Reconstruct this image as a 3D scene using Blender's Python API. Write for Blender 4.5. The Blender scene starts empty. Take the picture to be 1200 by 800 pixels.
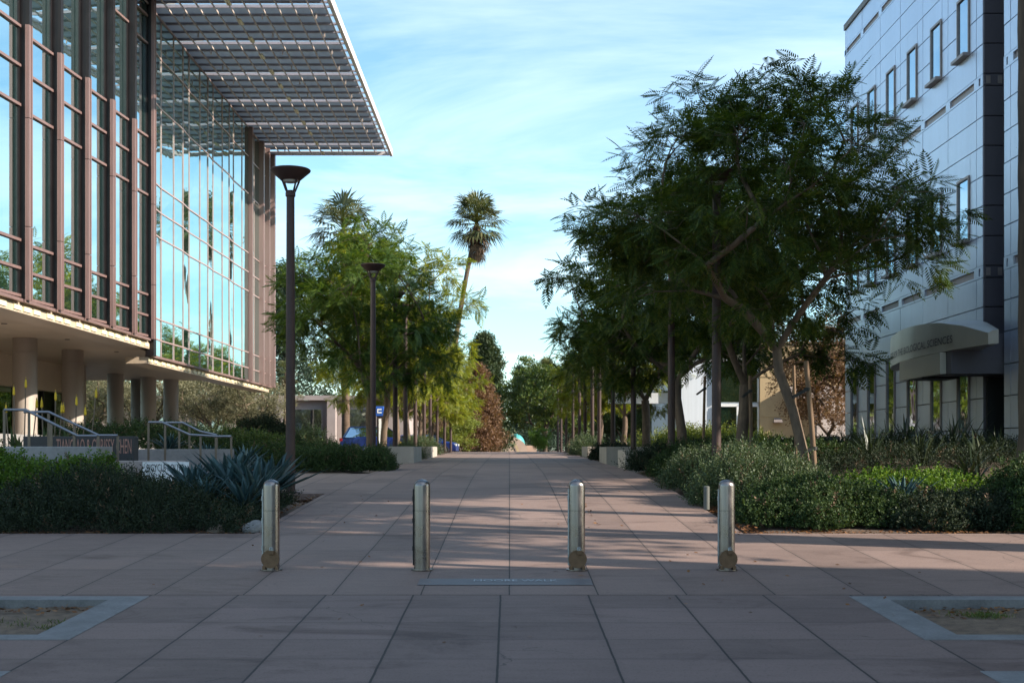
import bpy, math, random
import numpy as np
from mathutils import Vector, Matrix
NBY = 5.0
SUN_EL, SUN_X, SUN_Y, SUN_STR = 29, .953, -.30, 5.0
SKY_STR, SKY_DUST, SKY_OZ, SKY_TINT, CLOUD, CLOUD_COL = .13, .8, 1.1, (.80, 1.01, 1.02), .36, (8.2, 8.7, 8.8)
EXPO = 1.08
R = math.radians
rng = np.random.default_rng(7)
random.seed(7)
S = bpy.context.scene
COL = S.collection
F, VX, VY, ZE = 1500.0, 597.0, 527.0, 1.725      # measured from the photograph (1200 px wide)

# ------------------------------------------------------------------ terrain
_gy = [-400, -12, 0, 11.4, 12.9, 16.5, 20, 25, 30, 37, 45, 62, 80, 140, 300, 2000]
_gz = [-.45, -.45, 0, .425, .50, .655, .84, 1.04, 1.18, 1.26, 1.35, 1.545, 1.60, 1.40, 1.0, 1.0]
def g(y):
    y = np.asarray(y, float)
    a = np.interp(y, _gy, _gz)
    b = sum(np.interp(y + d, _gy, _gz) for d in (-1.5, -.75, 0, .75, 1.5)) / 5
    return np.where(y > 14, b, a)
def sstep(a, b, x):
    t = np.clip((np.asarray(x, float) - a) / (b - a), 0, 1)
    return t * t * (3 - 2 * t)
def T(x, y):
    x = np.asarray(x, float); y = np.asarray(y, float)
    b = g(y)
    r = sstep(3.6, 8.0, x) * np.clip(1.62 - b, 0, 9) * sstep(20, 27, y)
    l = sstep(6.0, 9.5, -x) * np.clip(1.75 - b, 0, 9) * sstep(20.3, 23.5, y)
    return b + r + l
def Tz(x, y): return float(T(x, y))

# ------------------------------------------------------------------ objects
def tag(o, label=None, cat=None, group=None, kind=None):
    if label: o['label'] = label
    if cat: o['category'] = cat
    if group: o['group'] = group
    if kind: o['kind'] = kind
    return o
def empty(name, loc, label=None, cat=None, group=None):
    o = bpy.data.objects.new(name, None); COL.objects.link(o)
    o.empty_display_size = .2
    o.location = loc
    return tag(o, label, cat, group)
def offset_of(o):
    v = Vector((0, 0, 0))
    while o is not None:
        v += o.location; o = o.parent
    return v
def link_mesh(name, me, parent=None):
    o = bpy.data.objects.new(name, me); COL.objects.link(o)
    if parent is not None: o.parent = parent
    return o
def kids(o): return [c for c in bpy.data.objects if c.parent == o]
def copy_tree(o, ch=None):
    c = o.copy(); COL.objects.link(c)
    for k in [q for q in COL.objects if q.parent == o]:
        d = copy_tree(k); d.parent = c
    return c
def mesh_np(name, V, Fq, mats, mi=None, smooth=False):
    me = bpy.data.meshes.new(name)
    me.from_pydata(np.asarray(V, float).reshape(-1, 3).tolist() if not isinstance(V, np.ndarray) else V, [], Fq)
    for m in mats: me.materials.append(m)
    if mi is not None: me.polygons.foreach_set('material_index', np.asarray(mi, np.int32))
    if smooth:
        me.polygons.foreach_set('use_smooth', np.ones(len(me.polygons), bool))
    me.update()
    return me

class MB:
    def __init__(s): s.v, s.f, s.m = [], [], []
    def add(s, V, Fs, m=0):
        n = len(s.v); s.v += [tuple(p) for p in V]
        for q in Fs: s.f.append([i + n for i in q]); s.m.append(m)
        return s
    def box(s, x0, x1, y0, y1, z0, z1, m=0):
        V = [(x0,y0,z0),(x1,y0,z0),(x1,y1,z0),(x0,y1,z0),(x0,y0,z1),(x1,y0,z1),(x1,y1,z1),(x0,y1,z1)]
        return s.add(V, [(0,3,2,1),(4,5,6,7),(0,1,5,4),(1,2,6,5),(2,3,7,6),(3,0,4,7)], m)
    def bar(s, a, b, w, h, m=0):
        a, b = Vector(a), Vector(b); d = (b - a).normalized()
        up = Vector((0,0,1)) if abs(d.z) < .95 else Vector((0,1,0))
        sx = d.cross(up).normalized() * w / 2; sz = sx.cross(d).normalized() * h / 2
        V = [a-sx-sz, a+sx-sz, a+sx+sz, a-sx+sz, b-sx-sz, b+sx-sz, b+sx+sz, b-sx+sz]
        return s.add(V, [(0,1,2,3),(7,6,5,4),(0,4,5,1),(1,5,6,2),(2,6,7,3),(3,7,4,0)], m)
    def tube(s, pts, rad, n=8, m=0, cap=True):
        pts = [Vector(p) for p in pts]
        if not hasattr(rad, '__len__'): rad = [rad] * len(pts)
        V = []; prev = None
        for i, p in enumerate(pts):
            d = (pts[min(i+1, len(pts)-1)] - pts[max(i-1, 0)])
            d = d.normalized() if d.length > 1e-9 else Vector((0,0,1))
            if prev is None:
                ref = Vector((1,0,0)) if abs(d.x) < .9 else Vector((0,1,0))
                u = ref.cross(d).normalized()
            else:
                u = (prev - d * prev.dot(d))
                u = u.normalized() if u.length > 1e-6 else d.orthogonal().normalized()
            prev = u; w = d.cross(u)
            for k in range(n):
                a = 2 * math.pi * k / n
                V.append(p + (u * math.cos(a) + w * math.sin(a)) * rad[i])
        Fs = []
        for i in range(len(pts) - 1):
            for k in range(n):
                k2 = (k + 1) % n
                Fs.append((i*n+k, i*n+k2, (i+1)*n+k2, (i+1)*n+k))
        if cap:
            Fs.append(tuple(range(n))[::-1]); Fs.append(tuple((len(pts)-1)*n + k for k in range(n)))
        return s.add(V, Fs, m)
    def lathe(s, prof, c=(0,0,0), n=24, m=0, closed=False):
        V = []
        for r, z in prof:
            for k in range(n):
                a = 2*math.pi*k/n
                V.append((c[0]+r*math.cos(a), c[1]+r*math.sin(a), c[2]+z))
        Fs = []
        for i in range(len(prof)-1):
            for k in range(n):
                k2 = (k+1) % n
                Fs.append((i*n+k, i*n+k2, (i+1)*n+k2, (i+1)*n+k))
        return s.add(V, Fs, m)
    def prism(s, poly, z0, z1, m=0):
        n = len(poly)
        V = [(x,y,z0) for x,y in poly] + [(x,y,z1) for x,y in poly]
        Fs = [tuple(range(n))[::-1], tuple(range(n,2*n))] + [(i,(i+1)%n,n+(i+1)%n,n+i) for i in range(n)]
        return s.add(V, Fs, m)
    def build(s, name, mats, parent=None, smooth=False, bevel=0, local=False):
        if not isinstance(mats, (list, tuple)): mats = [mats]
        off = Vector((0,0,0)) if (local or parent is None) else offset_of(parent)
        V = [(p[0]-off.x, p[1]-off.y, p[2]-off.z) for p in s.v]
        me = bpy.data.meshes.new(name); me.from_pydata(V, [], s.f)
        for q in mats: me.materials.append(q)
        me.polygons.foreach_set('material_index', np.asarray(s.m, np.int32))
        if smooth:
            me.polygons.foreach_set('use_smooth', np.ones(len(s.f), bool))
            me.set_sharp_from_angle(angle=R(38))
        me.update()
        o = link_mesh(name, me, parent)
        if bevel:
            b = o.modifiers.new('edge', 'BEVEL'); b.width = bevel; b.segments = 2; b.limit_method = 'ANGLE'
        return o

# ------------------------------------------------------------------ materials
def newmat(name):
    m = bpy.data.materials.new(name); m.use_nodes = True
    nt = m.node_tree; b = nt.nodes['Principled BSDF']
    return m, nt, b
def N(nt, t, **kw):
    n = nt.nodes.new(t)
    for k, v in kw.items(): setattr(n, k, v)
    return n
def pos(nt): return N(nt, 'ShaderNodeNewGeometry').outputs['Position']
def math_(nt, op, a, b=None, c=None, clamp=False):
    n = N(nt, 'ShaderNodeMath', operation=op, use_clamp=clamp)
    for i, q in enumerate((a, b, c)):
        if q is None: continue
        if isinstance(q, (int, float)): n.inputs[i].default_value = q
        else: nt.links.new(q, n.inputs[i])
    return n.outputs[0]
def noise(nt, vec, scale, detail=4, rough=.55, dist=0):
    n = N(nt, 'ShaderNodeTexNoise'); n.inputs['Scale'].default_value = scale
    n.inputs['Detail'].default_value = detail; n.inputs['Roughness'].default_value = rough
    n.inputs['Distortion'].default_value = dist
    if vec is not None: nt.links.new(vec, n.inputs['Vector'])
    return n.outputs['Fac']
def ramp(nt, fac, stops):
    r = N(nt, 'ShaderNodeValToRGB')
    el = r.color_ramp.elements
    while len(el) < len(stops): el.new(.5)
    for e, (p, c) in zip(el, stops):
        e.position = p; e.color = (*c, 1) if len(c) == 3 else c
    nt.links.new(fac, r.inputs[0]); return r.outputs[0]
def mixc(nt, fac, a, b, bt='MIX'):
    n = N(nt, 'ShaderNodeMix', data_type='RGBA', blend_type=bt)
    for i, q in ((0, fac), (6, a), (7, b)):
        if isinstance(q, (int, float)): n.inputs[i].default_value = q
        elif isinstance(q, tuple): n.inputs[i].default_value = (*q, 1)
        else: nt.links.new(q, n.inputs[i])
    return n.outputs[2]
def bump(nt, b, h, strength=.3, dist=.01):
    n = N(nt, 'ShaderNodeBump'); n.inputs['Strength'].default_value = strength; n.inputs['Distance'].default_value = dist
    nt.links.new(h, n.inputs['Height']); nt.links.new(n.outputs[0], b.inputs['Normal'])
def mapv(nt, vec, sc):
    n = N(nt, 'ShaderNodeMapping'); n.inputs['Scale'].default_value = sc
    nt.links.new(vec, n.inputs[0]); return n.outputs[0]
def objco(nt): return N(nt, 'ShaderNodeTexCoord').outputs['Object']

def simple(name, col, rough=.6, metal=0, var=.12, scale=3, bumpk=.1, streak=None, spec=.5):
    """plain surface with worn, uneven tone and a fine bump"""
    m, nt, b = newmat(name); p = objco(nt)
    v = mapv(nt, p, streak) if streak else p
    n1 = noise(nt, v, scale, 6, .6); n2 = noise(nt, p, scale * 14, 3)
    f = math_(nt, 'ADD', math_(nt, 'MULTIPLY', n1, .7), math_(nt, 'MULTIPLY', n2, .3))
    lo = tuple(max(0, c * (1 - 2.2 * var)) for c in col); hi = tuple(min(1, c * (1 + 2.2 * var)) for c in col)
    nt.links.new(ramp(nt, f, [(.25, lo), (.75, hi)]), b.inputs['Base Color'])
    b.inputs['Roughness'].default_value = rough; b.inputs['Metallic'].default_value = metal
    b.inputs['Specular IOR Level'].default_value = spec
    rr = math_(nt, 'ADD', math_(nt, 'MULTIPLY', n1, .25), rough - .12); nt.links.new(rr, b.inputs['Roughness'])
    if bumpk: bump(nt, b, f, bumpk, .01)
    return m

def paving(name, base, dark, sx, x0, sy, y0, half=None, wx=.006, wy=.004):
    m, nt, b = newmat(name); p = pos(nt)
    s = N(nt, 'ShaderNodeSeparateXYZ'); nt.links.new(p, s.inputs[0]); X, Y = s.outputs[0], s.outputs[1]
    wob = math_(nt, 'MULTIPLY', math_(nt, 'SUBTRACT', noise(nt, p, 3.0, 3), .5), .012)
    dx = math_(nt, 'PINGPONG', math_(nt, 'ADD', math_(nt, 'SUBTRACT', X, x0), wob), sx / 2)
    dy = math_(nt, 'PINGPONG', math_(nt, 'ADD', math_(nt, 'SUBTRACT', Y, y0), wob), sy / 2)
    jx = math_(nt, 'LESS_THAN', dx, wx); jy = math_(nt, 'LESS_THAN', dy, wy)
    j = math_(nt, 'MAXIMUM', jx, jy)
    # each slab a slightly different tone
    cx = math_(nt, 'FLOOR', math_(nt, 'DIVIDE', math_(nt, 'SUBTRACT', X, x0), sx))
    cy = math_(nt, 'FLOOR', math_(nt, 'DIVIDE', math_(nt, 'SUBTRACT', Y, y0), sy))
    cb = N(nt, 'ShaderNodeCombineXYZ'); nt.links.new(cx, cb.inputs[0]); nt.links.new(cy, cb.inputs[1])
    wn = N(nt, 'ShaderNodeTexWhiteNoise', noise_dimensions='3D'); nt.links.new(cb.outputs[0], wn.inputs[0])
    big = noise(nt, p, .55, 6, .62, .4); mid = noise(nt, mapv(nt, p, (1, 3.2, 1)), 2.6, 6, .65); fine = noise(nt, p, 160, 2, .5)
    spk = noise(nt, p, 55, 2, .5)
    f = math_(nt, 'ADD', math_(nt, 'MULTIPLY', big, .45), math_(nt, 'MULTIPLY', mid, .35))
    f = math_(nt, 'ADD', f, math_(nt, 'MULTIPLY', fine, .2))
    f = math_(nt, 'ADD', f, math_(nt, 'MULTIPLY', math_(nt, 'SUBTRACT', wn.outputs[0], .5), .26))
    c = ramp(nt, f, [(.3, dark), (.5, base), (.72, tuple(min(1, q * 1.16) for q in base))])
    spots = ramp(nt, noise(nt, p, 9, 3, .7), [(.69, (1, 1, 1)), (.76, (.7, .66, .64))])
    c = mixc(nt, .8, c, spots, 'MULTIPLY')
    st = noise(nt, mapv(nt, p, (.5, 1.0, 1)), .9, 7, .7, 1.2)
    c = mixc(nt, .95, c, ramp(nt, st, [(.32, (.55, .51, .50)), (.46, (1, 1, 1)), (.60, (1, 1, 1)), (.70, (1.25, 1.22, 1.2))]), 'MULTIPLY')
    vr = N(nt, 'ShaderNodeTexVoronoi'); vr.inputs['Scale'].default_value = 2.3; nt.links.new(p, vr.inputs['Vector'])
    gum = math_(nt, 'LESS_THAN', vr.outputs['Distance'], math_(nt, 'MULTIPLY', noise(nt, p, 1.7, 2), .055))
    c = mixc(nt, math_(nt, 'MULTIPLY', gum, .5), c, (.045, .038, .036))
    cr = N(nt, 'ShaderNodeTexVoronoi'); cr.feature = 'DISTANCE_TO_EDGE'; cr.inputs['Scale'].default_value = .33
    dw = N(nt, 'ShaderNodeVectorMath', operation='ADD'); nz = N(nt, 'ShaderNodeTexNoise'); nz.inputs['Scale'].default_value = 2.2; nz.inputs['Detail'].default_value = 5
    nt.links.new(p, nz.inputs['Vector']); sc2 = N(nt, 'ShaderNodeVectorMath', operation='SCALE'); sc2.inputs['Scale'].default_value = .5; nt.links.new(nz.outputs['Color'], sc2.inputs[0])
    nt.links.new(p, dw.inputs[0]); nt.links.new(sc2.outputs[0], dw.inputs[1]); nt.links.new(dw.outputs[0], cr.inputs['Vector'])
    crk = math_(nt, 'MULTIPLY', math_(nt, 'LESS_THAN', cr.outputs['Distance'], .0016), math_(nt, 'GREATER_THAN', noise(nt, p, .35, 2), .56))
    c = mixc(nt, math_(nt, 'MULTIPLY', crk, .6), c, (.04, .034, .032))
    grit = ramp(nt, spk, [(.34, (.72, .7, .7)), (.46, (1, 1, 1)), (.62, (1, 1, 1)), (.72, (1.0, .98, .95))])
    c = mixc(nt, .7, c, grit, 'MULTIPLY')
    if half:
        hy = math_(nt, 'LESS_THAN', math_(nt, 'PINGPONG', math_(nt, 'ADD', math_(nt, 'SUBTRACT', Y, y0), wob), sy / 4), .003)
        c = mixc(nt, math_(nt, 'MULTIPLY', hy, .35), c, (.05, .042, .04))
    ed = math_(nt, 'SUBTRACT', 1, math_(nt, 'DIVIDE', math_(nt, 'MINIMUM', dx, dy), .06), clamp=True)
    c = mixc(nt, math_(nt, 'MULTIPLY', ed, math_(nt, 'MULTIPLY', mid, .28)), c, (.06, .05, .046))
    c = mixc(nt, math_(nt, 'MULTIPLY', jx, .92), c, (.022, .019, .018))
    c = mixc(nt, math_(nt, 'MULTIPLY', jy, .62), c, (.03, .026, .024))
    nt.links.new(c, b.inputs['Base Color'])
    b.inputs['Roughness'].default_value = .75; b.inputs['Specular IOR Level'].default_value = .35
    h = math_(nt, 'SUBTRACT', math_(nt, 'MULTIPLY', fine, .12), j)
    bump(nt, b, h, .45, .006)
    return m

def foliage(name, c1, c2, c3=None, trans=.35, rough=.45, spec=.35):
    m, nt, b = newmat(name); out = nt.nodes['Material Output']
    ge = N(nt, 'ShaderNodeNewGeometry'); rnd = ge.outputs['Random Per Island']
    lowf = noise(nt, ge.outputs['Position'], .9, 3)
    f = math_(nt, 'ADD', math_(nt, 'MULTIPLY', rnd, .6), math_(nt, 'MULTIPLY', lowf, .4))
    c = ramp(nt, f, [(.15, c1), (.55, c2), (.92, c3 or c2)])
    nt.links.new(c, b.inputs['Base Color']); b.inputs['Roughness'].default_value = rough
    b.inputs['Specular IOR Level'].default_value = spec
    tr = N(nt, 'ShaderNodeBsdfTranslucent')
    nt.links.new(mixc(nt, 1, c, (1.25, 1.2, .45), 'MULTIPLY'), tr.inputs['Color'])
    mx = N(nt, 'ShaderNodeMixShader'); mx.inputs[0].default_value = trans
    nt.links.new(b.outputs[0], mx.inputs[1]); nt.links.new(tr.outputs[0], mx.inputs[2])
    nt.links.new(mx.outputs[0], out.inputs[0])
    return m
def bark(name, c1, c2, sc=9, stretch=(1, 1, .25), bk=.8):
    m, nt, b = newmat(name); p = mapv(nt, objco(nt), stretch)
    f = noise(nt, p, sc, 8, .65, .6)
    big = noise(nt, objco(nt), 2.2, 3)
    f2 = math_(nt, 'ADD', math_(nt, 'MULTIPLY', f, .75), math_(nt, 'MULTIPLY', big, .25))
    nt.links.new(ramp(nt, f2, [(.3, c1), (.68, c2)]), b.inputs['Base Color'])
    b.inputs['Roughness'].default_value = .85; bump(nt, b, f, bk, .02); return m
def mirror_glass(name, tint, body, low=.3, wav=.02, wscale=.8):
    """coated facade glass: reflection that grows with the angle over a dark room behind"""
    m, nt, b = newmat(name); out = nt.nodes['Material Output']
    p = pos(nt)
    lw = N(nt, 'ShaderNodeFresnel'); lw.inputs[0].default_value = 1.9
    f = math_(nt, 'ADD', math_(nt, 'MULTIPLY', lw.outputs[0], 1 - low), low, clamp=True)
    gl = N(nt, 'ShaderNodeBsdfGlossy'); gl.inputs['Color'].default_value = (*tint, 1); gl.inputs['Roughness'].default_value = .015
    b.inputs['Base Color'].default_value = (*body, 1); b.inputs['Roughness'].default_value = .4; b.inputs['Specular IOR Level'].default_value = 0
    bp = N(nt, 'ShaderNodeBump'); bp.inputs['Strength'].default_value = wav; bp.inputs['Distance'].default_value = .3
    nt.links.new(noise(nt, p, wscale, 2), bp.inputs['Height']); nt.links.new(bp.outputs[0], gl.inputs['Normal'])
    mx = N(nt, 'ShaderNodeMixShader'); nt.links.new(f, mx.inputs[0])
    nt.links.new(b.outputs[0], mx.inputs[1]); nt.links.new(gl.outputs[0], mx.inputs[2]); nt.links.new(mx.outputs[0], out.inputs[0])
    return m
def brushed(name, col, rough, metal=1., st=(60, 60, 1), var=.1, sc=2.0):
    m, nt, b = newmat(name); p = objco(nt)
    f = noise(nt, mapv(nt, p, st), sc, 4, .6); d = noise(nt, p, 7, 5, .65)
    c = ramp(nt, math_(nt, 'ADD', math_(nt, 'MULTIPLY', f, .5), math_(nt, 'MULTIPLY', d, .5)),
             [(.3, tuple(q * (1 - 2 * var) for q in col)), (.7, tuple(min(1, q * (1 + var)) for q in col))])
    nt.links.new(c, b.inputs['Base Color']); b.inputs['Metallic'].default_value = metal
    nt.links.new(math_(nt, 'ADD', math_(nt, 'MULTIPLY', d, .42), rough - .18), b.inputs['Roughness'])
    bump(nt, b, f, .06, .002); return m

M = {}
M['plaza'] = paving('plaza_paving', (.205, .143, .122), (.148, .102, .087), .79, 0, 1.58, 11.4, wx=.006, wy=.005)
M['street'] = paving('street_paving', (.180, .126, .112), (.129, .090, .080), .778, -.078, .71, 11.4, half=True, wx=.008, wy=.004)
M['pitframe'] = simple('blue_grey_concrete', (.155, .152, .154), .8, 0, .24, 3, .3)
M['plaque'] = simple('worn_grey_band', (.118, .108, .112), .6, 0, .15, 6, .1)
M['inlay'] = simple('inlaid_letters', (.27, .28, .31), .4, .2, .2, 20, 0)
M['concrete'] = simple('planter_concrete', (.33, .29, .25), .85, 0, .13, 2.2, .25, (1, 1, .4))
M['wallgrey'] = simple('retaining_concrete', (.25, .235, .23), .85, 0, .16, 1.4, .25, (1, 1, .5))
M['wallpink'] = simple('pinkish_concrete', (.36, .30, .28), .85, 0, .1, 2, .2)
M['soil'] = simple('bare_soil', (.135, .092, .062), .95, 0, .34, 8, 1.)
M['earth'] = simple('mulch_earth', (.085, .055, .038), .95, 0, .32, 7, .9)
M['brownsteel'] = simple('brown_lamp_metal', (.045, .022, .018), .6, 0, .2, 6, .05)
M['pink'] = simple('pinkish_bronze_metal', (.20, .124, .114), .5, .25, .08, 5, .03, (1, 1, .1))
M['darkbronze'] = simple('dark_bronze_metal', (.012, .009, .010), .42, .3, .1, 3, 0)
M['soffit'] = simple('beige_soffit_panel', (.60, .48, .36), .42, .25, .07, .8, .05)
M['column'] = simple('taupe_column_paint', (.36, .305, .265), .5, .1, .06, 1.2, .03, (1, 1, .15))
M['cream'] = simple('cream_edge_plate', (.74, .63, .42), .5, 0, .08, 3, .05)
M['pvback'] = simple('solar_module_back', (.42, .46, .52), .5, 0, .08, 1.5, .02)
_m = M['pvback']; _nt = _m.node_tree; _o = _nt.nodes['Material Output']; _t = N(_nt, 'ShaderNodeBsdfTranslucent'); _t.inputs['Color'].default_value = (.36, .41, .48, 1)  # pvtrans
_x = N(_nt, 'ShaderNodeMixShader'); _x.inputs[0].default_value = .42
_nt.links.new(_nt.nodes['Principled BSDF'].outputs[0], _x.inputs[1]); _nt.links.new(_t.outputs[0], _x.inputs[2]); _nt.links.new(_x.outputs[0], _o.inputs[0])
M['pvbar'] = simple('galvanised_bar', (.5, .42, .38), .5, .2, .1, 5, 0)
M['mullion'] = simple('pale_pink_mullion', (.36, .25, .235), .45, .2, .06, 5, .02)
M['pvdark'] = simple('dark_purlin', (.30, .27, .30), .6, .1, .1, 5, 0)
M['fascia'] = simple('pale_fascia', (.62, .55, .55), .5, .1, .06, 2, .02)
M['glass'] = mirror_glass('facade_glass', (.76, .94, .94), (.02, .05, .04), .72, .008)
M['glass_bay'] = mirror_glass('bay_glass', (.82, .96, .98), (.02, .045, .038), .72, .007)
M['glass_store'] = mirror_glass('storefront_glass', (.55, .72, .5), (.015, .03, .015), .35, .02)
M['glass_blue'] = mirror_glass('window_glass', (.72, .88, 1.0), (.01, .014, .018), .5, .02)
M['clad'] = brushed('metal_cladding', (.60, .64, .74), .34, .62, (1, 1, .12), .07, 1.2)
M['cladjoint'] = simple('cladding_joint', (.03, .028, .03), .7, 0, .1, 3, 0)
M['cladwin'] = simple('bronze_window_frame', (.29, .245, .235), .5, .35, .1, 5, 0)
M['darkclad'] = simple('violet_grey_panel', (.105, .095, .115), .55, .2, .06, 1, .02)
M['visor'] = brushed('visor_metal', (.52, .49, .43), .38, .6, (1, 1, .2), .06, 1.5)
M['letter'] = simple('dark_letters', (.035, .03, .045), .5, .2, .1, 9, 0)
M['steel'] = brushed('brushed_stainless', (.275, .24, .225), .27, 1., (90, 90, 2), .12, 2)
M['brass'] = simple('worn_bronze_cover', (.16, .095, .055), .5, .55, .2, 14, .1)
M['lockmetal'] = simple('padlock_steel', (.35, .36, .38), .35, .9, .1, 20, 0)
M['tan'] = simple('tan_stucco', (.43, .315, .18), .9, 0, .08, 1.6, .25)
M['palepink'] = simple('pale_pink_stone', (.52, .44, .41), .8, 0, .08, 1.5, .1)
M['palewhite'] = simple('pale_blue_white_metal', (.66, .70, .76), .6, .1, .05, 2, .03, (3, 3, .1))
M['marker'] = simple('weathered_white_plastic', (.095, .10, .09), .6, 0, .1, 8, .02)
M['white'] = simple('white_paint', (.78, .78, .78), .5, 0, .05, 3, .02)
M['farwall'] = simple('pinkish_grey_wall', (.30, .25, .24), .9, 0, .1, .6, .1)
M['black'] = simple('black_matt', (.012, .012, .013), .6, 0, .1, 5, 0)
M['signdark'] = simple('dark_grey_sign_wall', (.035, .032, .033), .6, 0, .15, 3, .05)
M['rust'] = simple('rust_letters', (.40, .20, .155), .5, .3, .2, 12, 0)
M['rail'] = brushed('handrail_steel', (.26, .26, .29), .35, .9, (30, 30, 30), .1, 2)
M['railpost'] = simple('bronze_rail_post', (.17, .125, .09), .5, .4, .1, 8, 0)
M['stake'] = bark('weathered_stake', (.10, .06, .035), (.24, .15, .09), 7, (1, 1, .12), .4)
M['tie'] = simple('black_rubber_tie', (.012, .012, .012), .6, 0, .1, 9, 0)
M['bark'] = bark('jacaranda_bark', (.055, .038, .028), (.185, .125, .085), 7, (1, 1, .35), .7)
M['barkdark'] = bark('dark_bark', (.03, .02, .014), (.11, .07, .045), 5, (1, 1, .25), .9)
M['palmbark'] = bark('palm_trunk', (.05, .032, .022), (.15, .098, .066), 6, (.5, .5, 2.2), 1.)
M['jac'] = foliage('jacaranda_leaf', (.026, .050, .012), (.055, .092, .018), (.155, .17, .032), .40, .5, .25)
M['jacsun'] = foliage('jacaranda_leaf_sunlit', (.03, .064, .016), (.064, .112, .022), (.15, .19, .038), .42, .5, .25)  # lighter copy of the jacaranda leaf, standing in for sun on the crown
M['jacyel'] = foliage('jacaranda_leaf_yellowing', (.085, .125, .014), (.18, .21, .02), (.33, .29, .03), .46, .5)
M['pine'] = foliage('pine_needles', (.022, .04, .02), (.045, .068, .028), (.085, .1, .038), .15, .6)
M['conifer'] = foliage('conifer_needles', (.014, .028, .018), (.026, .048, .028), (.042, .066, .034), .12, .6)
M['rustleaf'] = foliage('rust_leaf', (.10, .055, .036), (.17, .092, .056), (.25, .155, .085), .3, .6)
M['orangeleaf'] = foliage('orange_leaf', (.14, .075, .035), (.2, .12, .045), (.19, .15, .055), .3, .6)
M['olive'] = foliage('olive_leaf', (.10, .10, .06), (.20, .19, .115), (.33, .30, .19), .22, .55)
M['green'] = foliage('broad_green_leaf', (.024, .048, .012), (.062, .10, .018), (.15, .165, .03), .32, .5)
M['lime'] = foliage('lime_shrub_leaf', (.09, .13, .02), (.17, .2, .03), (.24, .26, .045), .32, .5)
M['darkshrub'] = foliage('dark_shrub_leaf', (.012, .02, .012), (.024, .036, .020), (.05, .062, .036), .18, .62, .15)
M['hedge'] = foliage('hedge_leaf', (.018, .034, .014), (.036, .062, .02), (.062, .095, .03), .22, .6, .16)
M['bright'] = foliage('bright_green_leaf', (.034, .074, .010), (.078, .146, .018), (.16, .235, .035), .35, .5, .2)
M['rosemary'] = foliage('grey_green_sprig', (.032, .052, .026), (.058, .088, .036), (.10, .13, .055), .22, .55)
M['agave'] = foliage('blue_agave_leaf', (.026, .055, .058), (.042, .085, .088), (.075, .125, .125), .06, .5, .3)
M['flax'] = foliage('flax_leaf', (.016, .026, .016), (.03, .045, .022), (.07, .085, .04), .16, .4)
M['yellowflower'] = foliage('yellow_flower', (.6, .36, .02), (.75, .5, .03), (.8, .6, .06), .2, .5)
M['palmleaf'] = foliage('palm_leaf', (.038, .052, .02), (.085, .098, .035), (.18, .155, .07), .22, .4, .5)
M['deadfrond'] = foliage('dead_frond', (.06, .037, .024), (.12, .072, .045), (.20, .128, .075), .15, .7)
M['litter'] = foliage('fallen_leaf', (.06, .028, .013), (.17, .07, .025), (.30, .15, .055), .15, .6)
M['grass'] = foliage('grass_blade', (.05, .075, .016), (.09, .125, .025), (.16, .17, .045), .25, .5)
M['rock'] = simple('pale_rock', (.20, .19, .185), .9, 0, .25, 4, .9)
M['brownrock'] = simple('brown_rock', (.13, .095, .07), .9, 0, .25, 4, .9)
M['teal'] = simple('turquoise_dome', (.06, .27, .26), .45, .1, .1, 3, .03)
M['adobe'] = simple('adobe_wall', (.42, .29, .22), .9, 0, .08, 1, .1)
M['carblue'] = simple('blue_car_paint', (.010, .026, .14), .28, .2, .05, 2, 0, spec=.6)
M['carpale'] = simple('grey_blue_car_paint', (.12, .19, .30), .3, .2, .05, 2, 0, spec=.6)
M['tyre'] = simple('tyre_rubber', (.014, .014, .014), .85, 0, .1, 8, 0)
M['alloy'] = simple('wheel_alloy', (.45, .45, .47), .35, .8, .08, 8, 0)
M['redlens'] = simple('red_lens', (.45, .02, .02), .3, 0, .05, 8, 0)
M['signblue'] = simple('blue_sign_paint', (.02, .09, .40), .45, 0, .05, 8, 0)
M['yellowpaint'] = simple('yellow_paint', (.62, .42, .03), .5, 0, .08, 8, 0)
M['lampglass'] = simple('lamp_lens', (.6, .6, .56), .3, 0, .05, 8, 0)
M['roofgrey'] = simple('roof_grey', (.2, .2, .2), .9, 0, .1, 1, .1)
# ------------------------------------------------------------------ plant toolkit
def unit(v): return v / np.maximum(np.linalg.norm(v, axis=-1, keepdims=True), 1e-9)
def rand_unit(n): return unit(rng.normal(size=(n, 3)))
def quad_leaf(base, d, up, L, W, V, Fq, fold=0):
    side = np.cross(d, up); side /= max(np.linalg.norm(side), 1e-9)
    n = len(V)
    V += [base, base + d * L * .45 + side * W / 2, base + d * L, base + d * L * .45 - side * W / 2]
    Fq.append((n, n + 1, n + 2, n + 3))
def t_frond(L=.5, pairs=10, plen=.17, w=.03):
    """feathery bipinnate frond along +X, drooping at the tip"""
    V, Fq = [], []
    for i in range(pairs):
        t = (i + .6) / pairs; b = np.array([L * t, 0, -.16 * L * t * t * 1.6])
        pl = plen * (math.sin(math.pi * min(1, t * .86 + .14)) ** .7 + .12)
        for s in (-1, 1):
            d = np.array([.62, s * .78, -.16 - .25 * t]); d /= np.linalg.norm(d)
            quad_leaf(b, d, np.array([0, 0, 1.]), pl, w, V, Fq)
    quad_leaf(np.array([L * .97, 0, -.25 * L]), np.array([.95, 0, -.35]), np.array([0, 0, 1.]), plen * .6, w, V, Fq)
    return np.array(V), np.array(Fq)
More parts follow.
